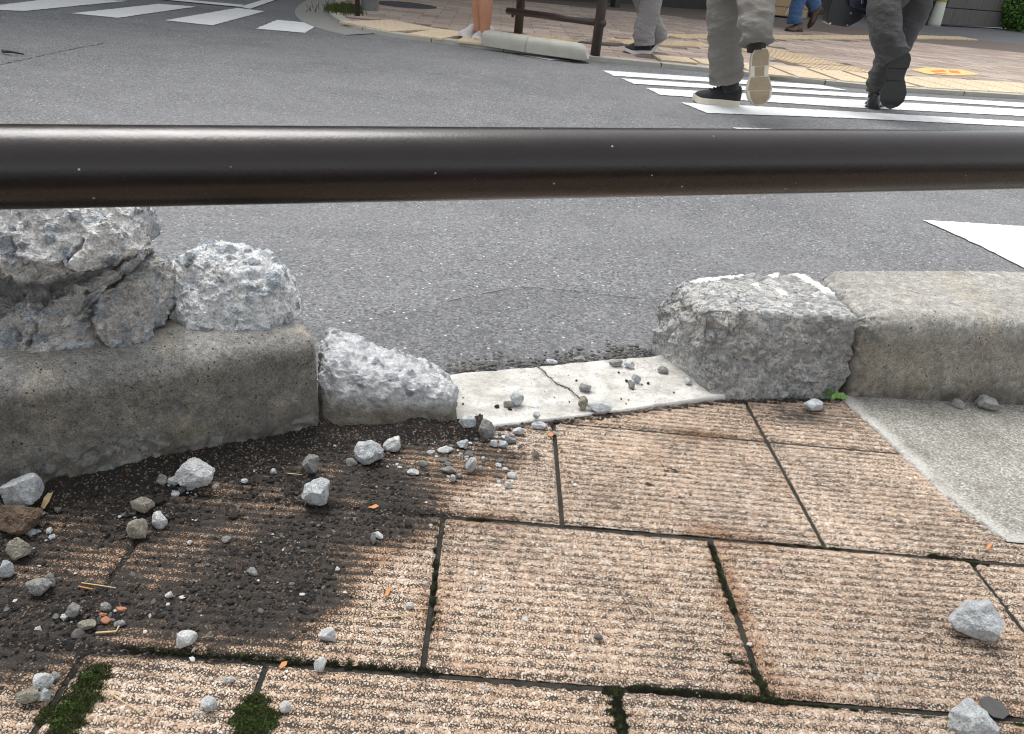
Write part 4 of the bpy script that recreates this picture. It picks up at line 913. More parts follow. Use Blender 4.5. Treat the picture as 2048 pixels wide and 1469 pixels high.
moss('moss', [(x, y, rx, .008, 350) for x, y, rx in [(180, 1360, .012), (140, 1420, .014), (505, 1425, .02), (500, 1450, .022), (530, 1455, .012), (120, 1450, .01)]], M['moss_bright'], 'bright green tips on the bottom left moss cushions', 2, .013)
sp = along((250, 1293), (870, 1338), 26, .014, .005, 150) + along((871, 1050), (871, 1250), 9, .005, .012, 170) + along((1275, 1372), (1540, 1398), 14, .012, .005, 240) + along((1540, 1400), (1900, 1440), 14, .012, .003, 130) + along((1462, 1312), (1545, 1385), 12, .016, .010, 240) + along((1226, 1378), (1248, 1480), 10, .011, .012, 260) + along((1421, 1090), (1462, 1215), 12, .006, .010, 150) + along((1230, 1420), (1275, 1440), 3, .012, .006, 200) + along((1870, 1110), (1975, 1130), 6, .012, .005, 200) + along((1535, 1085), (1670, 1095), 5, .01, .003, 90) + [(700, 1318, .02, .006, 500), (610, 1310, .02, .006, 400), (300, 1245, .02, .012, 500), (280, 1238, .02, .01, 400), (495, 860, .02, .01, 200), (2040, 1450, .012, .005, 300), (360, 1265, .008, .008, 200), (1890, 800, .02, .006, 260), (960, 1036, .02, .004, 150)]
moss('moss', sp, M['moss_dark'], 'dark thin moss creeping along the tile joints', 3, .0035)
moss('moss', [(x + random.uniform(-6, 6), y, rx * .6, rv * .6, n_ // 3) for x, y, rx, rv, n_ in sp if random.random() < .6], M['moss'], 'green flecks of moss along the tile joints', 4, .0055)

# ---- weed
wb = T(1668, 797); wd = empty('weed', wb, 'small bright green weed growing at the kerb joint', 'weed')
for i, (px, py, a_, ln) in enumerate([(1660, 783, 2.0, .017), (1656, 792, 2.7, .016), (1665, 795, -1.8, .015), (1674, 786, .9, .014), (1682, 792, .0, .018), (1688, 795, -.3, .012), (1648, 793, 3.1, .010), (1670, 792, -.9, .014)]):
    c = W(px, py, wb[1] - .006 - .002 * i); n = 9; Vs = [[0, 0, 0]]
    for j in range(n * 2):
        t = 2 * math.pi * j / (n * 2); Vs.append([.5 + .5 * math.cos(t), .33 * math.sin(t), .08 * math.cos(2 * t)])
    Vs = np.array(Vs) * ln; Vs[:, 0] -= ln * .5; Rz = np.array(Matrix.Rotation(a_, 3, 'Y') @ Matrix.Rotation(math.radians(55 + 8 * (i % 3)), 3, 'X'))
    Vs = Vs @ Rz.T + c; Vs[0] = Vs[1:].mean(0) - [0, -.001, .001]
    mesh_np('leaf', Vs, [[0, 1 + j, 1 + (j + 1) % (2 * n)] for j in range(2 * n)], M['leaf_green'], wd)
    mb = MB(); mb.tube([wb + [random.uniform(-.004, .004), 0, -.002], (wb + c) / 2 + [0, 0, .003], c], .0005, 6); mb.build('stem', M['leaf_green'], wd)

# ---- straws, needles, dry leaf bits
def straw(pts, r, mat, label, name='straw', cat='straw', grp='dry straws on the pavement'):
    mb = MB(); mb.tube([T(a_, b_) + PN * (z_ + r) for a_, b_, z_ in pts], r, 6); o = mb.build(name, mat, smooth=True); return tag(o, label, cat, grp)
straw([(192, 1269, .001), (233, 1266, .001), (238, 1258, .002), (246, 1248, .004)], .0011, M['straw'], 'yellow bent straw lying on the soil at the lower left')
straw([(164, 1171, .003), (195, 1174, .002), (232, 1180, .002)], .0007, M['straw'], 'pale dry needle on the soil at the left')
straw([(157, 1177, .002), (186, 1183, .002)], .001, M['leaf_orange'], 'short reddish dry needle just under the pale one')
straw([(217, 1387, .002), (245, 1405, .001), (280, 1427, .001)], .0006, M['straw'], 'thin straw crossing the tile right of the thick moss')
straw([(745, 1238, .001), (785, 1236, .001), (822, 1231, .001)], .0007, M['straw'], 'thin straw lying left of the vertical mossy joint')
straw([(835, 1219, .001), (856, 1220, .001)], .0005, M['straw'], 'very short straw just left of the vertical joint')
straw([(575, 950, .002), (604, 953, .002)], .0006, M['straw'], 'fine straw behind the large blue grey wedge stone')
def flake(poly, mat, label, lift=.0015, th=.0007, name='dry_leaf', cat='leaf', grp='dry leaf scraps'):
    pts = [T(a_, b_) for a_, b_ in poly]; mb = MB(); n = len(pts); V = [p + PN * (lift + random.uniform(0, .0012)) for p in pts]
    mb.add(V + [v_ + PN * th for v_ in V], [list(range(n))[::-1], list(range(n, 2 * n))] + [[i, (i + 1) % n, n + (i + 1) % n, n + i] for i in range(n)]); o = mb.build(name, mat); return tag(o, label, cat, grp)
flake([(735, 1018), (752, 1012), (758, 1015), (748, 1020)], M['leaf_orange'], 'small orange leaf scrap right of the wedge stone')
flake([(769, 1196), (772, 1185), (780, 1178), (782, 1181), (776, 1196)], M['leaf_orange'], 'orange curled leaf scrap with a hole left of the vertical joint')
flake([(558, 1337), (564, 1328), (575, 1326), (573, 1334), (562, 1342)], M['leaf_orange'], 'orange leaf scrap beside the mossy horizontal joint')
flake([(850, 862), (862, 866), (876, 863), (868, 870), (856, 869)], M['leaf_orange'], 'curved tan leaf scrap at the foot of the kerb stub')
flake([(1093, 872), (1100, 868), (1108, 871), (1103, 877)], M['leaf_orange'], 'tan leaf scrap in the upper tile joint')
flake([(84, 1025), (90, 1008), (104, 991), (108, 996), (100, 1014), (90, 1030)], M['straw'], 'upright yellow brown bark sliver beside the brown clod', .008)
tr = flake([(1957, 1402), (1975, 1395), (1990, 1402), (2005, 1410), (2018, 1430), (2005, 1441), (1985, 1436), (1972, 1425), (1962, 1415)], M['tar'], 'dark flat patch of old chewing gum or tar on the tile at the bottom right', .0008, .0008, 'tar_spot', 'stain', 'tar')
flake([(2000 - 28, 1095), (1978, 1088), (1984, 1092), (1976, 1102), (1970, 1104)], M['leaf_orange'], 'tiny curled dark leaf scrap below the corner of the concrete slab')

# ================================================================== NEAR FENCE PIPE
def pipe():
    # axis from the left to the right edge; its radius follows from the width it shows
    r = .03; out = []
    for (px, yt, yb) in ((0, 249, 421), (2048, 262, 379)):
        rt, rb_ = ray(px, yt), ray(px, yb); rt /= np.linalg.norm(rt); rb_ /= np.linalg.norm(rb_); half = math.acos(rt @ rb_) / 2; mid = rt + rb_; mid /= np.linalg.norm(mid)
        out.append((mid, half))
    # first guess, then allow for the skew of the axis
    P = [C0 + m_ * (r / math.sin(h_)) for m_, h_ in out]
    for _ in range(6):
        ax = P[1] - P[0]; ax /= np.linalg.norm(ax)
        P = []
        for (px, yt, yb), (m_, h_) in zip(((0, 249, 421), (2048, 262, 379)), out):
            # distance from the eye to the axis line seen in the plane across the axis
            a_ = ray(px, yt); b_ = ray(px, yb); a_ = a_ - ax * (a_ @ ax); b_ = b_ - ax * (b_ @ ax); a_ /= np.linalg.norm(a_); b_ /= np.linalg.norm(b_)
            hf = math.acos(a_ @ b_) / 2; md = a_ + b_; md /= np.linalg.norm(md); dd = r / math.sin(hf); pt = C0 + md * dd
            rr = ray(px, (yt + yb) / 2); t = dd / np.linalg.norm(rr - ax * (rr @ ax)); P.append(C0 + rr * t)
    return P[0], P[1], r
pA, pB, pr = pipe()
ax = (pB - pA) / np.linalg.norm(pB - pA)
L0, L1 = pA - ax * .5, pB + ax * 1.0
n = 96; seg = 40; Vs = []
a1 = np.cross(ax, [0, 0, 1]); a1 /= np.linalg.norm(a1); a2 = np.cross(ax, a1)
fence = empty('pipe_fence', [pA[0], pA[1], T(0, 1469)[2]], 'dark brown painted pipe rail crossing the whole view close to the camera', 'fence')
for i in range(seg + 1):
    p = L0 + (L1 - L0) * i / seg
    for j in range(n): t = 2 * math.pi * j / n; Vs.append(p + pr * (math.cos(t) * a1 + math.sin(t) * a2))
mesh_np('rail', np.array(Vs), gridfaces(seg + 1, n).tolist() if False else np.array([[i * n + j, i * n + (j + 1) % n, (i + 1) * n + (j + 1) % n, (i + 1) * n + j] for i in range(seg) for j in range(n)]), M['brown_paint'], fence)
for e_ in (L0, L1):
    foot = np.array([e_[0], e_[1], -.02]); mb = MB(); mb.tube([foot, e_ + [0, 0, .035]], .038, 32); mb.build('post', M['brown_paint'], fence, smooth=False)

# ================================================================== ROAD MARKINGS
def stripe(poly, grp, lab, n=26, worn=.006, z=RZ + .004):
    P = [G(a_, b_, z)[:2] for a_, b_ in poly]; out = []
    for i in range(len(P)):
        a_, b_ = P[i], P[(i + 1) % len(P)]; L_ = np.linalg.norm(b_ - a_); m_ = max(2, int(L_ / .02)); nn = np.array([-(b_ - a_)[1], (b_ - a_)[0]]) / L_
        for j in range(m_): q = a_ + (b_ - a_) * j / m_; out.append(q + nn * random.uniform(-worn, worn) * (1 if j else 0))
    o = flat('crossing_stripe', out, z, M['road_paint']); tag(o, lab, 'road marking', grp); return o
g1 = 'stripes of the right hand crossing'
stripe([(1205, 141), (1640, 170), (1698, 181), (1610, 176), (1227, 152)], g1, 'farthest thin stripe of the right crossing nearest the far pavement')
stripe([(1243, 157), (1500, 174), (2100, 209), (2100, 218), (1780, 198), (1267, 168)], g1, 'second stripe from the far side of the right crossing')
stripe([(1292, 176), (1500, 188), (2100, 222), (2100, 235), (1700, 215), (1320, 190)], g1, 'third stripe from the far side, under the standing sneaker')
stripe([(1362, 205), (1500, 212), (2100, 246), (2100, 256), (1690, 236), (1413, 226)], g1, 'ragged fourth stripe below the raised black shoe')
stripe([(1465, 255), (1800, 268), (2200, 290), (2200, 330), (1860, 310), (1545, 283)], g1, 'stripe mostly hidden behind the brown pipe')
stripe([(1640, 330), (2300, 352), (2300, 380), (1720, 358)], g1, 'stripe between the nearest wide one and the ones near the walkers')
stripe([(1845, 440), (2300, 468), (2300, 640), (2048, 536), (1950, 487)], g1, 'nearest wide stripe behind the right kerb stone', worn=.004)
g2 = 'stripes of the far left crossing'
stripe([(-80, 20), (0, 10), (100, -2), (256, 2), (51, 22), (-40, 20)], g2, 'leftmost white stripe of the far crossing')
stripe([(143, 27), (318, 8), (393, 13.5), (236, 36)], g2, 'white stripe second from the left of the far crossing')
stripe([(330, 41), (475, 16), (530, 23), (424, 51)], g2, 'white stripe second from the right of the far crossing')
stripe([(512, 57.5), (554, 40), (639, 48), (610, 66)], g2, 'short rightmost stripe of the far crossing')
def rline(poly, lab): o = flat('road_line', [G(a_, b_, RZ + .008)[:2] for a_, b_ in poly], RZ + .008, M['road_paint']); tag(o, lab, 'road marking', 'thin white road lines')
rline([(300, -3), (340, -3), (488, 10), (480, 14)], 'thin white line running behind the far left crossing')
rline([(480, 14), (535, -3), (560, -3), (500, 18)], 'thin slanting white line meeting the far left crossing')
o = flat('road_line', [G(a_, b_, RZ + .004)[:2] for a_, b_ in [(1040, 110), (1085, 113), (1150, 123), (1100, 120)]], RZ + .004, M['road_paint']); tag(o, 'faded white edge line in front of the low far kerb', 'road marking', 'thin white road lines')
tag(flat('asphalt_patch', [G(a_, b_, RZ + .0008)[:2] for a_, b_ in [(300, 760), (600, 655), (760, 630), (860, 612), (950, 592), (1040, 577), (1120, 582), (1200, 592), (1310, 602), (1600, 600), (1600, 720), (1250, 722), (890, 760), (645, 880), (300, 960)]], RZ + .0008, M['asphalt_patch']), kind='structure')
# cracks in the asphalt
def crack(pts, wd_, lab):
    mb = MB(); P = []
    for i in range(len(pts) - 1):
        a_, b_ = G(*pts[i], RZ), G(*pts[i + 1], RZ); m_ = max(2, int(np.linalg.norm(b_ - a_) / .02))
        for j in range(m_): P.append(a_ + (b_ - a_) * j / m_ + np.array([random.uniform(-1, 1), random.uniform(-1, 1), 0]) * wd_ * 1.2)
    for i in range(0, len(P) - 1):
        if random.random() < .16: continue
        ww = wd_ * random.uniform(.3, 1); t = P[i + 1] - P[i]; nn = np.array([-t[1], t[0], 0]) / (np.linalg.norm(t) + 1e-9) * ww
        mb.add([P[i] - nn, P[i] + nn, P[i + 1] + nn, P[i + 1] - nn], [[0, 3, 2, 1]])
    for v_ in mb.v: v_[2] = RZ + .0015
    o = mb.build('asphalt_crack', M['crack']); tag(o, kind='structure')
crack([(0, 130), (60, 117), (130, 102), (215, 86)], .004, '')
crack([(860, 612), (950, 592), (1040, 575), (1120, 580), (1200, 590), (1300, 600)], .0013, '')
sk = empty('stick', G(25, 106, RZ), 'short dark stick lying on the road at the far left', 'stick'); mb = MB(); mb.tube([G(6, 103, RZ + .012), G(22, 104, RZ + .02), G(48, 109, RZ + .008)], [.009, .006, .003], 8); mb.build('branch', M['black_trim'], sk, smooth=True)

# ================================================================== FAR PAVEMENT
FK = [(700, -12), (678, 3), (661, 18), (658, 30), (668, 43), (690, 54), (718, 64), (804, 79), (923, 92), (1036, 108), (1163, 120), (1265, 131), (1350, 138), (1556, 161), (1775, 183), (2048, 199), (2500, 235)]
FP = [G(a_, b_, RZ) for a_, b_ in FK]
def resample(P, step):
    P = [np.array(p) for p in P]; out = [P[0]]
    for i in range(len(P) - 1):
        L_ = np.linalg.norm(P[i + 1] - P[i]); m_ = max(1, int(round(L_ / step)))
        for j in range(1, m_ + 1): out.append(P[i] + (P[i + 1] - P[i]) * j / m_)
    return out
def smooth_line(P, it=3):
    P = [p.copy() for p in P]
    for _ in range(it): P = [P[0]] + [(P[i - 1] + 2 * P[i] + P[i + 1]) / 4 for i in range(1, len(P) - 1)] + [P[-1]]
    return P
KP = smooth_line(resample(FP, .12), 4)
def offs(P, d_):
    out = []
    for i in range(len(P)):
        t = P[min(i + 1, len(P) - 1)] - P[max(i - 1, 0)]; n_ = np.array([-t[1], t[0], 0]) / np.linalg.norm(t); out.append(P[i] + n_ * d_)
    return out
FZ = RZ + .03
# is the inner side at +normal? (line runs left to right, inside is away from the camera)
KI = offs(KP, .09); KO = offs(KP, -.30)
def strip_mesh(A, Bq, z0, z1, zb):
    mb = MB()
    for i in range(len(A) - 1):
        a0, a1_, b0, b1 = A[i], A[i + 1], Bq[i], Bq[i + 1]
        V = [[a0[0], a0[1], zb], [a1_[0], a1_[1], zb], [a1_[0], a1_[1], z0], [a0[0], a0[1], z0], [b0[0], b0[1], z1], [b1[0], b1[1], z1]]
        mb.add(V, [[0, 1, 2, 3], [3, 2, 5, 4]])
    return mb
fk = empty('far_kerb', KP[8]); tag(fk, kind='structure')
step = 5
for i in range(0, len(KP) - 1, step):
    A = KP[i:i + step + 1]; Bq = KI[i:i + step + 1]
    if len(A) < 2: continue
    A = list(A); Bq = list(Bq)
    if len(A) == step + 1:                       # small joint between the stones
        A[-1] = A[-1] + (A[-2] - A[-1]) * .06; Bq[-1] = Bq[-1] + (Bq[-2] - Bq[-1]) * .06
    strip_mesh(A, Bq, FZ + .001, FZ + .003, RZ - .02).build('kerb_block', M['far_kerb'], fk)
gt = strip_mesh(KO[:int(len(KO) * .35)], KP[:int(len(KO) * .35)], RZ + .005, RZ + .007, RZ - .01).build('gutter', M['gutter']); tag(gt, kind='structure')
# paved surface: bed then pavers
BY = 11.2
poly = [tuple(p[:2]) for p in KI] + [(KI[-1][0] + 6, BY + 2), (KI[0][0] - 1.5, BY + 2)]
fpv = flat('far_pavement', poly, FZ - .006, M['far_joint']); tag(fpv, kind='structure')
KX = np.array([p[0] for p in KI]); KYy = np.array([p[1] for p in KI])
def inside_far(x, y):
    # inside the polygon (even-odd)
    c = False; n = len(poly)
    for i in range(n):
        x0, y0 = poly[i]; x1, y1 = poly[(i + 1) % n]
        if (y0 > y) != (y1 > y) and x < (x1 - x0) * (y - y0) / (y1 - y0) + x0: c = not c
    return c
# tactile bands: centre lines on the ground with a width
def gp(*a_): return G(*a_, FZ)
bands = [([gp(735, 44), gp(830, 62), gp(930, 76), gp(1000, 84)], .62, 'studs'), ([gp(985, 72), gp(1170, 82), gp(1420, 92)], .30, 'bars'), ([gp(1320, 122), gp(1560, 143), gp(1800, 163), gp(2100, 181)], .45, 'studs'),
         ([gp(1470, 90), gp(1590, 118), gp(1700, 146)], .62, 'bars'), ([gp(1340, 74), gp(1700, 76), gp(1850, 75), gp(2120, 84)], .30, 'bars'), ([gp(1880, 62), gp(1950, 70), gp(2060, 80)], .30, 'bars')]
def tmesh(kind):
    mb = MB(); mb.box((-.147, -.147, -.012), (.147, .147, .002))
    if kind == 'bars':
        for i in range(4): mb.box((-.135, -.112 + i * .075 - .012, .0022), (.135, -.112 + i * .075 + .012, .007))
    else:
        for i in range(5):
            for j in range(5):
                x, y = -.118 + i * .059, -.118 + j * .059; mb.add([[x - .014, y - .014, .002], [x + .014, y - .014, .002], [x + .014, y + .014, .002], [x - .014, y + .014, .002], [x, y, .008]], [[0, 1, 4], [1, 2, 4], [2, 3, 4], [3, 0, 4]])
    me = bpy.data.meshes.new('tactile'); me.from_pydata(mb.v, [], mb.f); me.materials.append(M['tactile']); me.update(); return me
TM = {k_: tmesh(k_) for k_ in ('bars', 'studs')}; taken = []
for line, wd_, kd in bands:
    R_ = resample(line, .30)
    nw = max(1, int(round(wd_ / .30)))
    for i in range(len(R_) - 1):
        t = R_[i + 1] - R_[i]; t = t / np.linalg.norm(t); n_ = np.array([-t[1], t[0], 0])
        for j in range(nw):
            c = (R_[i] + R_[i + 1]) / 2 + n_ * ((j - (nw - 1) / 2) * .30)
            if not inside_far(c[0], c[1]) or any(np.hypot(c[0] - q[0], c[1] - q[1]) < .24 for q in taken): continue
            o = bpy.data.objects.new('tactile_tile', TM[kd]); COL.objects.link(o); o.parent = fpv; o.location = Vector((c[0], c[1], FZ + .006)) - fpv.location; o.rotation_euler = (0, 0, math.atan2(t[1], t[0])); taken.append(c)
# pavers on an axis along the kerb
ang = math.atan2(*(np.array(gp(1556, 150)) - np.array(gp(1163, 112)))[[1, 0]]); ca, sa = math.cos(ang), math.sin(ang); PWx, PWy = .30, .15
cand = []
o0 = np.array(gp(1163, 112))
for i in range(-26, 40):
    for j in range(-14, 60):
        x = (i + .5 * (j % 2)) * PWx; y = j * PWy; c = o0 + [ca * x - sa * y, sa * x + ca * y, 0]
        if c[1] > BY or not inside_far(c[0], c[1]): continue
        q = c - C0; pc = np.array([q @ np.array([_X[a_], _Y[a_], -_d[a_]]) for a_ in range(3)]); px_, py_ = CX + F_PX * pc[0] / pc[2], CY + F_PX * pc[1] / pc[2]
        if not (-100 < px_ < 2200 and py_ > -120): continue
        if any(abs(c[0] - q[0]) < .20 and abs(c[1] - q[1]) < .19 for q in taken): continue
        cand.append((c[1] + (0 if py_ > 0 and 0 < px_ < 2048 else 50), c))
cand.sort(key=lambda q: q[0])
pm = []
for k_ in range(6):
    mb = MB(); g_ = .003; mb.box((-PWx / 2 + g_, -PWy / 2 + g_, -.02), (PWx / 2 - g_, PWy / 2 - g_, 0)); me = bpy.data.meshes.new('paver'); me.from_pydata(mb.v, [], mb.f); me.materials.append(M['paver'])
    at = me.attributes.new('tone', 'FLOAT', 'POINT'); at.data.foreach_set('value', [k_ / 5.0] * 8); me.update(); pm.append(me)
rest = MB(); rt = []
for i, (_, c) in enumerate(cand):
    if i < 300:
        o = bpy.data.objects.new('paver', random.choice(pm)); COL.objects.link(o); o.parent = fpv; o.location = Vector((c[0], c[1], FZ + random.uniform(0, .002))) - fpv.location; o.rotation_euler = (random.uniform(-.006, .006), random.uniform(-.006, .006), ang)
    else:
        Mx = Matrix.Translation((c[0], c[1], FZ + random.uniform(0, .002))) @ Matrix.Rotation(ang, 4, 'Z'); rest.box((-PWx / 2 + .003, -PWy / 2 + .003, -.02), (PWx / 2 - .003, PWy / 2 - .003, 0), Mx); rt += [random.random()] * 8
o = mesh_np('paver_field', np.array(rest.v), rest.f, M['paver'], fpv, smooth=False, attrs=dict(tone=rt)); o['kind'] = 'stuff'
# manhole covers and the yellow floor sign
def ellipse_cover(px, py, rx, mat, lab):
    c = gp(px, py); mb = MB(); mb.tube([[c[0], c[1], FZ - .01], [c[0], c[1], FZ + .006]], rx, 40); mb.tube([[c[0], c[1], FZ + .006], [c[0], c[1], FZ + .010]], rx * .88, 40)
    o = mb.build('manhole_cover', mat); tag(o, lab, 'manhole cover', 'manhole covers on the far pavement')
ellipse_cover(812, 11, .32, M['black_iron'], 'grey manhole cover on the far pavement behind the steel pole'); ellipse_cover(1192, 84, .27, M['black_iron'], 'dark manhole cover behind the low fence post')
sg = empty('floor_sign', gp(1885, 146), 'worn yellow sign with orange lettering stuck on the far pavement', 'floor sign')
mb = MB(); mb.prism([tuple(gp(a_, b_)[:2]) for a_, b_ in [(1822, 141), (1850, 137), (1925, 141), (1960, 151), (1905, 153), (1850, 149)]], FZ + .0025, FZ + .007); mb.build('sheet', M['sign_yellow'], sg)
for q in ([(1860, 144), (1885, 142), (1892, 145), (1868, 147)], [(1896, 143), (1915, 144), (1921, 149), (1902, 148)], [(1872, 148), (1896, 149.5), (1890, 151), (1868, 149.5)]):
    mb = MB(); mb.prism([tuple(gp(a_, b_)[:2]) for a_, b_ in q], FZ + .0075, FZ + .009); mb.build('mark', M['sign_orange'], sg)

# low rounded far kerb with three blocks
LK = [gp(962, 90), gp(1050, 104), gp(1172, 121)]
names = ['left block of the low rounded kerb beyond the road', 'round ended right block of the low kerb beyond the road']
for i in range(2):
    a_, b_ = LK[i].copy(), LK[i + 1].copy(); d_ = (b_ - a_) / np.linalg.norm(b_ - a_); n_ = np.array([-d_[1], d_[0], 0]); L_ = np.linalg.norm(b_ - a_) - .002
    ns, npf = 24, 22; Vs = []
    for s_ in range(ns + 1):
        t = s_ / ns; k_ = 1.0
        if i == 1: e_ = max(0, (t - .7) / .3); k_ = math.sqrt(max(.0, 1 - e_ ** 2.6))
        for j in range(npf + 1):
            q = math.pi * j / npf; x = -math.cos(q); z = math.sin(q); x = math.copysign(abs(x) ** .45, x); z = z ** .5
            Vs.append(a_ + d_ * (L_ * t) + n_ * (.10 + .10 * x * (1 if i < 1 else max(k_, .25))) + [0, 0, .10 * z * max(k_, .02) - .004])
    f_ = [[s_ * (npf + 1) + j, s_ * (npf + 1) + j + 1, (s_ + 1) * (npf + 1) + j + 1, (s_ + 1) * (npf + 1) + j] for s_ in range(ns) for j in range(npf)]; f_ += [list(range(npf + 1)), [ns * (npf + 1) + j for j in range(npf + 1)][::-1]]
    f_ = [q[::-1] for q in f_]
    o = mesh_np('kerb_stone', np.array(Vs), f_, M['far_kerb']); tag(o, names[i], 'kerb stone', 'low kerb beyond the road')

# far fence: two posts and a lower rail (and its top rail out of the picture)
p1, p2 = gp(1036, 70), gp(1190, 112)
ff = empty('far_fence', p1, 'short dark brown pipe fence standing behind the low far kerb', 'fence')
for p in (p1, p2): mb = MB(); mb.tube([p - [0, 0, .03], p + [0, 0, .85]], .037, 20); mb.build('post', M['fence_brown'], ff, smooth=True)
d_ = (p2 - p1) / np.linalg.norm(p2 - p1)
q1, q2 = W(1016, 22, p1[1] - .03), W(1208, 47, p2[1] - .03)
mb = MB(); mb.tube([q1, q2], .026, 20); mb.build('lower_rail', M['fence_brown'], ff, smooth=True)
dz = np.array([0, 0, .45]); mb = MB(); mb.tube([q1 + dz, q2 + dz], .03, 20); mb.build('top_rail', M['fence_brown'], ff, smooth=True)
for q in (q1 + (q2 - q1) * .06, q1 + (q2 - q1) * .93): mb = MB(); mb.tube([q - [0, 0, .045], q], .012, 10); mb.build('bolt', M['fence_brown'], ff, smooth=True)
# poles
b_ = gp(715, 32); t = empty('thin_post', b_, 'thin dark post beside the steel pole on the far pavement', 'post'); mb = MB(); mb.tube([b_ - [0, 0, .03], b_ + [0, 0, 1.1]], .022, 16); mb.build('shaft', M['fence_brown'], t, smooth=True)
b_ = gp(740, 26); t = empty('steel_pole', b_, 'light grey steel pole at the corner of the far pavement', 'pole'); mb = MB(); mb.tube([b_ - [0, 0, .03], b_ + [0, 0, 4.5]], .078, 28); mb.build('shaft', M['steel_pole'], t, smooth=True); mb = MB(); mb.tube([b_ - [0, 0, .01], b_ + [0, 0, .02]], .11, 28); mb.build('base', M['far_kerb'], t, smooth=False)
b_ = gp(1868, 49); t = empty('banded_pole', b_, 'pale pole with a yellow band beside the dark wall at the right', 'pole')
mb = MB(); mb.tube([b_ - [0, 0, .03], b_ + [0, 0, .02], b_ + [0, 0, .40]], [.125, .12, .092], 24); mb.build('sleeve', M['cream_plastic'], t, smooth=True); mb = MB(); mb.tube([b_ + [0, 0, .40], b_ + [0, 0, .54]], .096, 24); mb.build('band', M['yellow_band'], t, smooth=True); mb = MB(); mb.tube([b_ + [0, 0, .54], b_ + [0, 0, 4]], .085, 24); mb.build('shaft', M['cream_plastic'], t, smooth=True)
# corner tuft of grass
rg = np.random.default_rng(9); Vs, Fs = [], []; c = gp(693, 22)
for i in range(900):
    p = c + [rg.normal(0, .09), rg.normal(0, .16), 0]; d_ = np.array([rg.normal(0, .5), rg.normal(0, .5), 1.]); L_ = rg.uniform(.03, .08); s_ = np.array([.004, 0, 0]); k_ = len(Vs); Vs += [p - s_, p + s_, p + d_ * L_]; Fs.append([k_, k_ + 1, k_ + 2])
tag(mesh_np('grass_tuft', np.array(Vs), np.array(Fs), M['moss'], smooth=False), 'small patch of grass at the corner of the far pavement', 'grass', kind='stuff')

# ---- dark building along the top of the view
bw = [gp(560, -22), gp(760, -2), gp(1100, 16), gp(1420, 36), gp(1600, 40)]
bp = [gp(760, 2), gp(1940, 52)]
bd = empty('building', (bp[0] + bp[1]) / 2, 'dark shopfront along the back of the far pavement', 'building')
d_ = (bp[1] - bp[0]); Lb = np.linalg.norm(d_); d_ /= Lb; n_ = np.array([-d_[1], d_[0], 0]); Mx = Matrix(((d_[0], n_[0], 0, bp[0][0]), (d_[1], n_[1], 0, bp[0][1]), (0, 0, 1, FZ), (0, 0, 0, 1)))
mb = MB(); mb.box((-6, 1.2, -.05), (Lb + 1.2, 1.5, 6), Mx); mb.build('wall', M['wall_dark'], bd)
mb = MB(); mb.box((-6, -.05, 2.6), (Lb + 1.2, 1.2, 3.1), Mx); mb.build('canopy', M['wall_dark'], bd)
mb = MB(); mb.box((-6, .0, 3.1), (Lb + 1.2, 1.2, 6.2), Mx); mb.build('upper_wall', M['facade'], bd)
for i in range(9):
    x = -5.5 + i * (Lb + 5.5) / 8; mb = MB(); mb.box((x, .5, -.02), (x + .09, .6, 2.6), Mx); mb.build('column', M['wall_dark'], bd)
    mb = MB(); mb.box((x + .2, 1.12, .35), (x + 1.2, 1.18, 2.3), Mx); mb.build('window', M['dark_glass'], bd)
mb = MB(); mb.box((.3, .95, .05), (2.3, 1.0, .13), Mx); mb.build('pale_panel', M['pale_panel'], bd)
# stone wall at the right, behind the bush
wl = empty('garden_wall', gp(1960, 50), 'dark stone wall between the banded pole and the bush', 'wall'); a_, b_ = gp(1885, 50), gp(2300, 72); d2 = (b_ - a_); L2 = np.linalg.norm(d2); d2 /= L2; n2 = np.array([-d2[1], d2[0], 0])
M2 = Matrix(((d2[0], n2[0], 0, a_[0]), (d2[1], n2[1], 0, a_[1]), (0, 0, 1, FZ), (0, 0, 0, 1)))
for j in range(5):
    for i in range(6): mb = MB(); mb.box((i * .62 + .3 * (j % 2) - .3, .02 + random.uniform(0, .01), j * .3), (i * .62 + .3 * (j % 2) + .31, .3, j * .3 + .29), M2); mb.build('block', M['wall_stone'], wl, bevel=.012)
# bush
rg = np.random.default_rng(4); c = gp(2040, 60) + np.array([-.02, .05, .46]); bs = empty('bush', gp(2040, 62) + [.3, 0, 0], 'dense green bush at the top right corner', 'bush')
for mt, n_l, sd_ in (('leaf_bush', 9000, .98), ('leaf_bush_light', 5000, 1.08)):
    dv = rg.normal(size=(n_l, 3)); dv /= np.linalg.norm(dv, axis=1)[:, None]; lump = 1 + .22 * fbm(dv, 2.5, 3, 6); rr = (.72 + .3 * rg.random(n_l) ** .5) * sd_ * lump
    p = c + dv * rr[:, None] * [.62, .5, .45]; p[:, 2] = np.maximum(p[:, 2], FZ + .01); t1 = rg.normal(size=(n_l, 3)) + dv * .6; t1 /= np.linalg.norm(t1, axis=1)[:, None]; t2 = np.cross(t1, rg.normal(size=(n_l, 3))); t2 /= np.linalg.norm(t2, axis=1)[:, None]; Ls = rg.uniform(.035, .07, (n_l, 1))
    V = np.stack([p, p + t1 * Ls * .5 + t2 * Ls * .28, p + t1 * Ls, p + t1 * Ls * .5 - t2 * Ls * .28], 1).reshape(-1, 3); o = mesh_np('foliage', V, np.arange(n_l * 4).reshape(-1, 4), M[mt], bs, smooth=False)
mb = MB()
for i in range(9): a_ = i * .7; mb.tube([c - [0, 0, .42], c + np.array([math.cos(a_) * .2, math.sin(a_) * .15, -.1]), c + np.array([math.cos(a_) * .45, math.sin(a_) * .35, .15])], [.012, .008, .004], 6)
mb.build('stems', M['twig'], bs)
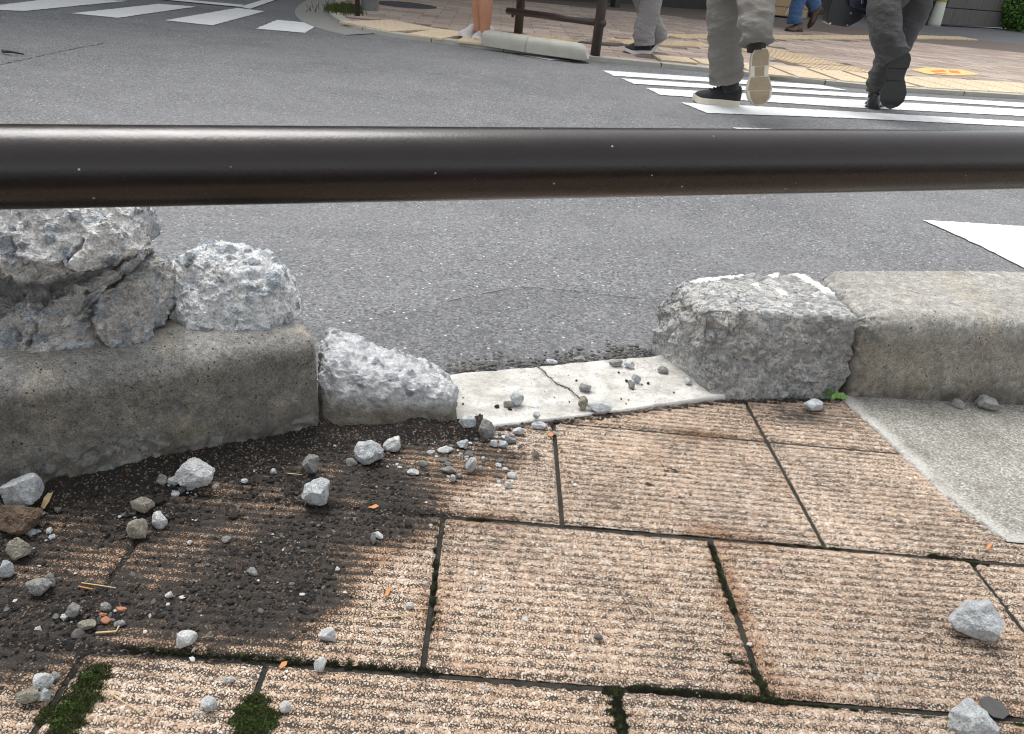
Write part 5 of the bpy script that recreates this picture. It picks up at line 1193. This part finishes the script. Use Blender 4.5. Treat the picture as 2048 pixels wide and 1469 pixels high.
# cardboard box behind the walkers
b_ = gp(1572, 33); bx = empty('cardboard_box', b_, 'tan cardboard box tied with white cord standing by the shopfront', 'box'); mb = MB(); mb.box((b_[0] - .33, b_[1], FZ), (b_[0] + .33, b_[1] + .4, FZ + .5)); mb.build('carton', M['cardboard'], bx, bevel=.006)
mb = MB(); mb.tube([b_ + [-.02, -.008, 0.02], b_ + [.06, -.008, .28], b_ + [.1, -.008, .5]], .008, 8); mb.build('cord', M['cord_white'], bx)
for zz in (.13, .27): mb = MB(); mb.box((b_[0] - .334, b_[1] - .004, FZ + zz), (b_[0] + .334, b_[1] - .001, FZ + zz + .008)); mb.build('seam', M['black_trim'], bx)

# ================================================================== PEOPLE
def unit(v): v = np.array(v, float); return v / (np.linalg.norm(v) + 1e-12)
def catmull(P, n):
    P = [np.array(p, float) for p in P]; P = [2 * P[0] - P[1]] + P + [2 * P[-1] - P[-2]]; out = []
    m_ = len(P) - 3
    for i in range(n):
        t = i / (n - 1) * m_; k_ = min(int(t), m_ - 1); f = t - k_; a, b, c, d = P[k_:k_ + 4]
        out.append(.5 * ((2 * b) + (-a + c) * f + (2 * a - 5 * b + 4 * c - d) * f ** 2 + (-a + 3 * b - 3 * c + d) * f ** 3))
    return np.array(out)
def loft(path, radii, n=60, m_=40, fold=0, seed=0, up=(0, -1, 0), close=True):
    """path points, radii [(ra, rb)] ; returns V, F"""
    C = catmull(path, n); R_ = catmull([[*q, 0] for q in radii], n)[:, :2]; Vs = []
    Tn = np.gradient(C, axis=0); Tn /= np.linalg.norm(Tn, axis=1)[:, None]; th = np.linspace(0, 2 * math.pi, m_, endpoint=False)
    for i in range(n):
        a = np.cross(up, Tn[i]); a = unit(a) if np.linalg.norm(a) > 1e-3 else np.array([1., 0, 0]); b = np.cross(Tn[i], a)
        Vs.append(C[i] + np.outer(np.cos(th) * R_[i, 0], a) + np.outer(np.sin(th) * R_[i, 1], b))
    V = np.vstack(Vs); F_ = [[i * m_ + j, i * m_ + (j + 1) % m_, (i + 1) * m_ + (j + 1) % m_, (i + 1) * m_ + j] for i in range(n - 1) for j in range(m_)]
    if fold:
        ctr = np.repeat(C, m_, axis=0); rad = V - ctr; rd = rad / (np.linalg.norm(rad, axis=1)[:, None] + 1e-9)
        s_ = np.repeat(np.linspace(0, 1, n), m_); q = V + seed * 5.1
        f_ = np.abs(fbm(q * [1.0, 1.0, 2.4], 7, 3, seed)) ; f_ = 1 - 2.2 * f_; g_ = fbm((q @ np.array([[1, 0, .5], [0, 1, 0], [-.6, 0, 1.6]])), 9, 3, seed + 3)
        low = np.exp(-((s_ - 0.04) / .16) ** 2); V = V + rd * (fold * (f_ * (.55 + .9 * low) + .9 * g_))[:, None]
    if close:
        F_.append([j for j in range(m_)][::-1]); F_.append([(n - 1) * m_ + j for j in range(m_)])
    return V, F_
def outline(t, L, Wd, lasty=1.0):              # shoe plan: half width at t from heel 0 to toe 1, and centre bend
    hw = np.interp(t, [0, .03, .12, .3, .45, .7, .85, .95, 1], [.0, .26, .36, .36, .34, .5, .45, .28, .0]) * Wd
    cen = np.interp(t, [0, .4, .75, 1], [0, -.03, .02, .06]) * Wd * lasty
    return hw, cen
def shoe(parent, heel, toe, up, kind, mir=1, L=None):
    """heel and toe are ends of the sole on its underside; up is the sole's upward normal"""
    heel, toe = np.array(heel, float), np.array(toe, float); L = np.linalg.norm(toe - heel); x = unit(toe - heel); up = unit(np.array(up) - x * (np.array(up) @ x)); y = np.cross(up, x)
    Wd = L * .43; K = dict(sneaker=('knit_black', 'rubber_cream', .036, .0), dress=('leather_black', 'rubber_black', .014, .014), white=('knit_white', 'rubber_white', .028, 0), canvas=('knit_black', 'rubber_white', .026, 0), brown=('leather_brown', 'rubber_black', .014, .01))[kind]
    def put(P): return heel + np.outer(P[:, 0], x) + np.outer(P[:, 1], y) + np.outer(P[:, 2], up)
    n, m_ = 44, 26; st = K[2] * L / .28
    # upper
    Vs = []
    ts = .5 - .5 * np.cos(np.linspace(0, math.pi, n))
    for t in ts:
        hw, ce = outline(t, L, Wd, mir); hw *= .97; top = np.interp(t, [0, .05, .22, .38, .55, .75, .92, 1], [.055, .085, .088, .088, .062, .045, .033, .012]) * L / .28
        nw = np.interp(t, [0, .3, .5, 1], [.8, .72, .72, .8])
        for j in range(m_):
            a = 2 * math.pi * j / m_; cx_ = math.cos(a); sz_ = math.sin(a); yy = math.copysign(abs(cx_) ** .75, cx_) * hw * (1 - (1 - nw) * max(0, sz_)); zz = st * .8 + (top) * (max(0, sz_) ** .8) if sz_ > 0 else st * .8 + sz_ * .004
            Vs.append([t * L, ce + yy, zz])
    V = put(np.array(Vs)); F_ = [[i * m_ + j, i * m_ + (j + 1) % m_, (i + 1) * m_ + (j + 1) % m_, (i + 1) * m_ + j] for i in range(n - 1) for j in range(m_)] + [[j for j in range(m_)][::-1], [(n - 1) * m_ + j for j in range(m_)]]
    if np.linalg.det(np.array([x, y, up])) > 0: F_ = [f[::-1] for f in F_]
    up_o = mesh_np('shoe', V, F_, M[K[0]], parent)
    # sole with its arch and tread
    Vs = []; tr = 14
    for t in ts:
        hw, ce = outline(t, L, Wd * 1.08, mir); arch = (.35 * math.exp(-((t - .38) / .09) ** 2)) * (K[3] if K[3] else .005)
        hz = K[3] * (1 if t < .3 else 0) ; b0 = -0.0
        lo = (0 if t < .3 else (K[3] * (1 - .0))) if K[3] else 0.0
        lo = 0 if (K[3] == 0 or t < .29) else K[3] * .85
        if t > .5: lo = 0 if K[3] == 0 else 0.0 + K[3] * .0
        if K[3] and .29 <= t <= .5: lo = K[3] * .85
        toe_up = .02 * max(0, (t - .8) / .2) ** 2 * L / .28
        for j in range(tr): a = j / (tr - 1) * 2 - 1; Vs.append([t * L, ce + a * hw, lo + toe_up + arch * .4])
        for j in range(tr): a = 1 - j / (tr - 1) * 2; Vs.append([t * L, ce + a * hw * .99, max(st, lo + .008) + toe_up * .8])
    m2 = tr * 2; V = put(np.array(Vs)); F_ = [[i * m2 + j, i * m2 + (j + 1) % m2, (i + 1) * m2 + (j + 1) % m2, (i + 1) * m2 + j] for i in range(n - 1) for j in range(m2)] + [[j for j in range(m2)][::-1], [(n - 1) * m2 + j for j in range(m2)]]
    F_ = [f[::-1] for f in F_] if False else F_
    so_ = mesh_np('sole', V, F_, M[K[1]], up_o, smooth=False); so_.location = Vector(so_.location) - Vector(parent.location) if False else so_.location
    so_.location = Vector(V_base(V)) - (Vector(up_o.location) + parent.location)
    if kind == 'sneaker':                       # tan tread plates on the underside
        for (ta, tb, wk) in ((.03, .30, .86), (.50, .72, .9), (.74, .97, .8), (.32, .48, .5)):
            mb = MB(); pl = []
            for t in np.linspace(ta, tb, 9): hw, ce = outline(t, L, Wd * 1.08, mir); pl.append((t * L, ce - hw * wk))
            for t in np.linspace(tb, ta, 9): hw, ce = outline(t, L, Wd * 1.08, mir); pl.append((t * L, ce + hw * wk))
            zz = [.02 * max(0, (p_[0] / L - .8) / .2) ** 2 * L / .28 for p_ in pl]
            Pa = put(np.array([[p_[0], p_[1], z_ - .004] for p_, z_ in zip(pl, zz)])); Pb = put(np.array([[p_[0], p_[1], z_ + .001] for p_, z_ in zip(pl, zz)])); nn = len(pl)
            mb.add(list(Pa) + list(Pb), [list(range(nn)), list(range(nn, 2 * nn))[::-1]] + [[i, (i + 1) % nn, nn + (i + 1) % nn, nn + i] for i in range(nn)])
            o_ = mb.build('tread', M['rubber_tan'], up_o); o_.location = Vector(V_base(np.array(mb.v))) - (Vector(up_o.location) + parent.location)
    if kind in ('dress', 'brown'):
        mb = MB(); pl = []
        for t in np.linspace(.0, .28, 10): hw, ce = outline(t, L, Wd * 1.1, mir); pl.append((t * L, ce - hw))
        for t in np.linspace(.28, .0, 10): hw, ce = outline(t, L, Wd * 1.1, mir); pl.append((t * L, ce + hw))
        Pa = put(np.array([[p_[0], p_[1], -.006] for p_ in pl])); Pb = put(np.array([[p_[0], p_[1], .012] for p_ in pl])); nn = len(pl)
        mb.add(list(Pa) + list(Pb), [list(range(nn)), list(range(nn, 2 * nn))[::-1]] + [[i, (i + 1) % nn, nn + (i + 1) % nn, nn + i] for i in range(nn)]); o_ = mb.build('heel', M[K[1]], up_o); o_.location = Vector(V_base(np.array(mb.v))) - (Vector(up_o.location) + parent.location)
    if kind in ('canvas', 'sneaker'):           # laces
        for t in (.45, .52, .59, .66):
            tp = np.interp(t, [0, .05, .22, .38, .55, .75, .92, 1], [.055, .085, .088, .088, .062, .045, .033, .012]) * L / .28 + st * .8 + .002; mb = MB(); mb.tube(put(np.array([[t * L, -.022, tp - .004], [t * L, 0, tp + .002], [t * L, .022, tp - .004]])), .0035, 8); o_ = mb.build('lace', M['sock_black' if kind == 'sneaker' else 'rubber_white'], up_o, smooth=True); o_.location = Vector(V_base(np.array(mb.v))) - (Vector(up_o.location) + parent.location)
    return up_o
def V_base(V): return [(V[:, 0].min() + V[:, 0].max()) / 2, (V[:, 1].min() + V[:, 1].max()) / 2, V[:, 2].min()]
def remeshed(o, vox, sm=2):
    r = o.modifiers.new('remesh', 'REMESH'); r.mode = 'VOXEL'; r.voxel_size = vox; r.use_smooth_shade = True
    if sm: s_ = o.modifiers.new('smooth', 'SMOOTH'); s_.iterations = sm; s_.factor = .5
def person(label, legs, pelvis, face, hgt, trousers, shirt, skin='skin', top='shirt_white', fold=.008, hair='hair_dark', bare=False, arms=None):
    """legs: two lists of points from ankle to hip with radii; face: unit walking direction"""
    root = empty('person', [pelvis[0], pelvis[1], FZ], label, 'person', 'people walking'); face = unit(face); side = unit(np.cross(face, [0, 0, 1])); up = np.array([0, 0, 1.])
    P = np.array(pelvis, float); sh = P + up * (hgt * .30) + face * .02; nk = sh + up * .06; hd = P + up * (hgt * .435) + face * .03
    body = MB()
    def addL(path, rad, n=30, m_=18): V, F_ = loft(path, rad, n, m_); body.add(V, F_)
    for lg in legs:
        rr = [(max(.036, q[3] * (.98 if bare else .62)),) * 2 for q in lg]; addL([q[:3] for q in lg], rr, 40)
    addL([P - up * .06, P + up * .02, P + up * .16, P + up * .34, sh - up * .04, sh + up * .02], [(.13, .10), (.165, .12), (.135, .10), (.165, .115), (.17, .10), (.07, .06)])
    addL([sh - up * .05, nk, hd - up * .03], [(.065, .065), (.055, .058), (.06, .07)], 14)
    D, Fc = ico(3); hv = D.copy(); hv = np.stack([hv @ np.array([1, 0, 0.]), hv[:, 1], hv[:, 2]], 1)
    f_, s_, u_2 = hv[:, 0] * .098, hv[:, 1] * .077, hv[:, 2] * .118
    f_ = f_ + .022 * np.exp(-((hv[:, 1] / .13) ** 2 + ((hv[:, 2] + .12) / .16) ** 2)) * (hv[:, 0] > 0) - .008 * np.exp(-(((np.abs(hv[:, 1]) - .36) / .16) ** 2 + ((hv[:, 2] - .08) / .12) ** 2)) * (hv[:, 0] > 0) + .006 * np.exp(-((hv[:, 1] / .28) ** 2 + ((hv[:, 2] + .5) / .08) ** 2)) * (hv[:, 0] > 0)
    s_ = s_ * (1 - .25 * np.clip(-hv[:, 2], 0, 1)); Vh = hd + np.outer(f_, face) + np.outer(s_, side) + np.outer(u_2, up); body.add(Vh, Fc)
    for sg in (-1, 1):                             # ears
        e_ = hd + side * sg * .076 - up * .01; body.add(e_ + ico(1)[0] @ np.diag([.012, .02, .03]), ico(1)[1])
    for k_, sg in enumerate((-1, 1)):
        s0 = sh + side * sg * .175 - up * .02; a_ = (arms or [None, None])[k_]
        el, wr = (s0 - up * .29 + side * sg * .05 + face * (.04 * sg), s0 - up * .53 + side * sg * .05 + face * (.16 * sg)) if a_ is None else a_
        addL([s0 - side * sg * .05, s0, (s0 + el) / 2, el, (el + wr) / 2, wr], [(.045, .05), (.055, .055), (.045, .047), (.038, .038), (.036, .036), (.026, .028)], 30)
        hdir = unit(wr - el + face * .05); c_ = wr + hdir * .05; addL([wr - hdir * .01, wr + hdir * .04, wr + hdir * .09], [(.024, .024), (.038, .018), (.038, .016)], 12)
        for q in range(4):
            b0 = wr + hdir * .085 + face * (.027 - .018 * q); ln = (.066, .076, .07, .055)[q]; crl = side * (-sg) ; addL([b0 - hdir * .02, b0 + hdir * ln * .5 + crl * .006, b0 + hdir * ln * .85 + crl * .028], [(.0095, .0095), (.009, .009), (.0075, .0075)], 10, 10)
        b0 = wr + hdir * .03 + face * .03; addL([b0 - hdir * .01 - face * .01, b0 + hdir * .03 + face * .018, b0 + hdir * .06 + face * .018 - side * sg * .01], [(.011, .011), (.0105, .0105), (.008, .008)], 10, 10)
    bo = body.build('body', M[skin], root, smooth=True); remeshed(bo, .0075, 3)
    # hair
    V = Vh.copy(); c_ = hd; loc = V - c_; sel = (loc @ up > .02) | (loc @ face < -.01); Vn = c_ + loc * np.where(sel, 1.09, .93)[:, None] + up * .004 - face * .006; mesh_np('hair', Vn, Fc, M[hair], root)
    # eyes
    for sg in (-1, 1): e_ = hd + face * .084 + side * sg * .03 + up * .008; mesh_np('eye', e_ + ico(2)[0] * .012, ico(2)[1], M['rubber_white'], root)
    # shirt
    mb = MB(); V, F_ = loft([P - up * .04, P + up * .05, P + up * .18, P + up * .35, sh - up * .03, sh + up * .025], [(.175, .135), (.18, .14), (.155, .125), (.18, .135), (.185, .115), (.075, .065)], 50, 36, .006, 3); mb.add(V, F_)
    for k_, sg in enumerate((-1, 1)):
        s0 = sh + side * sg * .175 - up * .02; a_ = (arms or [None, None])[k_]; el = s0 - up * .29 + side * sg * .05 + face * (.04 * sg) if a_ is None else a_[0]
        V, F_ = loft([s0 - side * sg * .07, s0, (s0 + el) / 2, s0 * .2 + el * .8], [(.06, .065), (.068, .068), (.062, .062), (.06, .06)], 24, 22, .004, 5); mb.add(V, F_)
    so_ = mb.build('shirt', M[top], root, smooth=True); remeshed(so_, .012, 2)
    # trousers or shorts
    mb = MB()
    for k_, lg in enumerate(legs):
        q = lg if not bare else lg[-3:]
        V, F_ = loft([p[:3] for p in q], [(p[3] * (1.25 if bare else 1.0), p[3] * (1.3 if bare else 1.05)) for p in q], 150, 64, fold, 3 + k_ * 7 + int(abs(P[0]) * 10)); mb.add(V, F_)
    V, F_ = loft([P - up * .10, P - up * .03, P + up * .05, P + up * .12], [(.13, .12), (.175, .135), (.17, .13), (.16, .12)], 30, 40, .004, 9); mb.add(V, F_)
    to = mb.build('shorts' if bare else 'trousers', M[trousers], root, smooth=True); remeshed(to, .007, 0)
    return root

FWD = unit(np.array([.12, 1, 0]))
# -- walker in khaki trousers on the crossing
yA = G(1440, 214, RZ)[1] + .05
heelA, toeA = G(1478, 214, RZ), G(1399, 206, RZ) 
dirA = unit(toeA - heelA); toeA = heelA + dirA * .285
an = W(1456, 178, yA + .0); hipx = W(1484, 0, yA + .05)[0]
pel = [hipx, yA + .06, RZ + .90]
legL = [(*W(1453, 166, yA), .078), (*W(1452, 120, yA), .082), (*W(1450, 60, yA + .02), .088), (*W(1450, 5, yA + .04), .09), (pel[0] - .10, yA + .05, RZ + .70, .092), (pel[0] - .085, yA + .06, RZ + .88, .10)]
yB = yA - .42
legR = [(*W(1512, 88, yB), .064), (*W(1513, 60, yB + .03), .078), (*W(1513, 10, yB + .12), .088), (*W(1513, -30, yB + .25), .09), (pel[0] + .09, yA - .05, RZ + .66, .092), (pel[0] + .085, yA + .05, RZ + .88, .10)]
p3 = person('person in khaki grey trousers and black sneakers with one cream and tan sole lifted', [legL, legR], pel, FWD, 1.72, 'trousers_khaki', None, fold=.017)
shoe(p3, heelA, toeA, (0, 0, 1), 'sneaker', 1)
hB, tB = W(1523, 96, yB - .015), W(1518, 192, yB - .06); tB = hB + unit(tB - hB) * .285
shoe(p3, hB, tB, (-.06, 1, .25), 'sneaker', -1)
for (c_, lo_, hi_) in ((legL, W(1462, 182, yA), W(1458, 150, yA)), (legR, W(1512, 104, yB + .03), W(1514, 72, yB + .03))):
    mb = MB(); V, F_ = loft([lo_, (lo_ + hi_) / 2, hi_], [(.046, .05), (.05, .052), (.056, .056)], 14, 24); mb.add(V, F_); mb.build('sock', M['sock_black'], p3, smooth=True)

# -- walker in charcoal trousers with a black bag
yC = G(1745, 219, RZ)[1] + .1
heelC = G(1742, 219, RZ); toeC = heelC + unit([.5, 1, 0]) * .27
cx_ = W(1800, 0, yC)[0]; pel = [cx_ + .03, yC + .02, RZ + .90]
legL = [(*W(1757, 184, yC), .066), (*W(1763, 150, yC), .072), (*W(1795, 90, yC), .08), (*W(1828, 20, yC + .03), .088), (pel[0] + .08, yC + .05, RZ + .70, .09), (pel[0] + .08, yC + .02, RZ + .88, .10)]
yD = yC - .40
legR = [(*W(1792, 118, yD), .066), (*W(1778, 85, yD + .03), .078), (*W(1768, 30, yD + .12), .088), (*W(1770, -20, yD + .24), .092), (pel[0] - .10, yC - .06, RZ + .66, .094), (pel[0] - .085, yC + .01, RZ + .88, .10)]
p4 = person('person in charcoal trousers with a black leather shoe lifted showing its dark sole', [legL, legR], pel, unit([-.05, 1, 0]), 1.74, 'trousers_charcoal', None, fold=.015, top='shirt_blue')
shoe(p4, heelC, toeC, (0, 0, 1), 'dress', 1)
hD, tD = W(1806, 103, yD - .015), W(1776, 228, yD - .03); tD = hD + unit(tD - hD) * .325
shoe(p4, hD, tD, (.08, 1, .2), 'dress', -1)
for (lo_, hi_) in ((W(1750, 196, yC), W(1757, 170, yC)), (W(1797, 128, yD + .03), W(1788, 100, yD + .03))):
    mb = MB(); V, F_ = loft([lo_, (lo_ + hi_) / 2, hi_], [(.045, .05), (.046, .05), (.05, .052)], 14, 24); mb.add(V, F_); mb.build('sock', M['sock_black'], p4, smooth=True)
# the bag hangs from the hand
yE = yC - .05; bg_ = empty('briefcase', W(1700, 54, yE), 'black leather bag with a navy pouch carried beside the charcoal trousers', 'bag')
def plate(poly, y0, y1, name, mat, parent, bev=.008):
    P0 = [W(a_, b_, y0) for a_, b_ in poly]; P1 = [p + [0, y1 - y0, 0] for p in P0]; n = len(poly); mb = MB(); mb.add(P0 + P1, [list(range(n)), list(range(n, 2 * n))[::-1]] + [[i, n + i, n + (i + 1) % n, (i + 1) % n] for i in range(n)]); return mb.build(name, mat, parent, bevel=bev)
plate([(1652, 45), (1658, 20), (1668, -10), (1680, -70), (1770, -70), (1755, -5), (1742, 22), (1722, 42), (1695, 56), (1662, 51)], yE - .05, yE + .05, 'bag_body', M['bag_black'], bg_)
plate([(1700, 12), (1697, -20), (1745, -20), (1742, 18), (1730, 21), (1708, 17)], yE - .085, yE - .052, 'pouch', M['bag_navy'], bg_)
plate([(1722, 8), (1724, -3), (1729, -3), (1726, 9)], yE - .092, yE - .086, 'zip_pull', M['chrome'], bg_, .001)
for q in ((1660, 47), (1694, 51), (1725, 30), (1701, 27)): c_ = W(*q, yE - .053); mb = MB(); mb.tube([c_, c_ - [0, .005, 0]], .006, 12); mb.build('stud', M['chrome'], bg_)
hp = W(1722, -95, yE); mb = MB(); mb.tube([W(1700, -68, yE), W(1705, -92, yE), hp, W(1740, -90, yE), W(1745, -68, yE)], .009, 10); mb.build('handle', M['bag_black'], bg_, smooth=True)

# -- walker in pale grey trousers and canvas shoes
yF = G(1275, 108, FZ)[1]
toe, heel = gp(1250, 106), gp(1299, 107); toe = heel + unit(toe - heel) * .27
hipx = W(1300, -150, yF)[0]; pel = [hipx, yF + .05, FZ + .86]
legA = [(*W(1287, 92, yF), .068), (*W(1288, 60, yF + .01), .072), (*W(1302, 10, yF + .02), .08), (*W(1300, -25, yF + .03), .085), (pel[0] - .02, yF + .0, FZ + .66, .09), (pel[0], yF - .04, FZ + .84, .10)]
legB = [(*W(1318, 84, yF + .2), .062), (*W(1308, 55, yF + .2), .068), (*W(1290, 10, yF + .2), .08), (*W(1283, -25, yF + .18), .085), (pel[0] - .02, yF + .14, FZ + .66, .09), (pel[0], yF + .12, FZ + .84, .10)]
p2_ = person('person in pale grey trousers walking left in black canvas shoes with white soles', [legA, legB], pel, (-1, -.1, 0), 1.66, 'trousers_pale', None, fold=.016)
shoe(p2_, heel, toe, (0, 0, 1), 'canvas', 1)
hq, tq = W(1337, 70, yF + .2), W(1311, 96, yF + .2); tq = hq + unit(tq - hq) * .26; shoe(p2_, hq, tq, (-.6, -.05, .75), 'canvas', -1)

# -- bare legs with white sneakers
yG = G(950, 79, FZ)[1]
hipx = W(962, -150, yG)[0]; pel = [hipx, yG + .02, FZ + .84]
def bl(px, dy): return [(*W(px[0], 66, yG + dy), .034), (*W(px[0] + 1, 45, yG + dy), .043), (*W(px[1], 10, yG + dy), .057), (*W(px[1], -25, yG + dy), .05), (pel[0], pel[1] + dy, FZ + .60, .07), (pel[0], pel[1] + dy, FZ + .72, .08), (pel[0], pel[1] + dy * .7, FZ + .82, .088)]
p1_ = person('person with bare tanned legs and white sneakers waiting at the far kerb', [bl((957, 957), .10), bl((970, 971), -.06)], pel, (-1, -.35, 0), 1.6, 'shorts_dark', None, skin='skin_tan', bare=True, fold=.006)
for (hx, hy, tx, ty) in ((958, 74, 921, 76), (984, 78, 933, 82)):
    h_, t_2 = gp(hx, hy), gp(tx, ty); t_2 = h_ + unit(t_2 - h_) * .245; shoe(p1_, h_, t_2, (0, 0, 1), 'white', 1)

# -- blue jeans by the box
yJ = G(1580, 62, FZ)[1]
toe, heel = gp(1556, 62), gp(1602, 64); toe = heel + unit(toe - heel) * .29; hipx = W(1625, -120, yJ)[0]; pel = [hipx, yJ + .05, FZ + .88]
legA = [(*W(1589, 47, yJ), .08), (*W(1590, 30, yJ), .082), (*W(1598, 0, yJ + .02), .085), (*W(1606, -25, yJ + .03), .088), (pel[0] - .06, yJ, FZ + .68, .09), (pel[0], yJ - .04, FZ + .86, .10)]
legB = [(*W(1632, 17, yJ + .15), .068), (*W(1622, 0, yJ + .15), .078), (*W(1606, -16, yJ + .15), .085), (*W(1602, -34, yJ + .14), .088), (pel[0] - .05, yJ + .12, FZ + .68, .09), (pel[0], yJ + .12, FZ + .86, .10)]
p5_ = person('person in blue jeans and brown shoes striding left past the cardboard box', [legA, legB], pel, (-1, 0, 0), 1.72, 'denim', None, fold=.012, top='shorts_dark')
shoe(p5_, heel, toe, (0, 0, 1), 'brown', 1); hq, tq = W(1646, 16, yJ + .15), W(1620, 56, yJ + .15); tq = hq + unit(tq - hq) * .28; shoe(p5_, hq, tq, (-.8, 0, .55), 'brown', -1)
print('objects', len(bpy.data.objects), 'tris~', sum(len(o.data.loops) - 2 * len(o.data.polygons) for o in bpy.data.objects if o.type == 'MESH'))
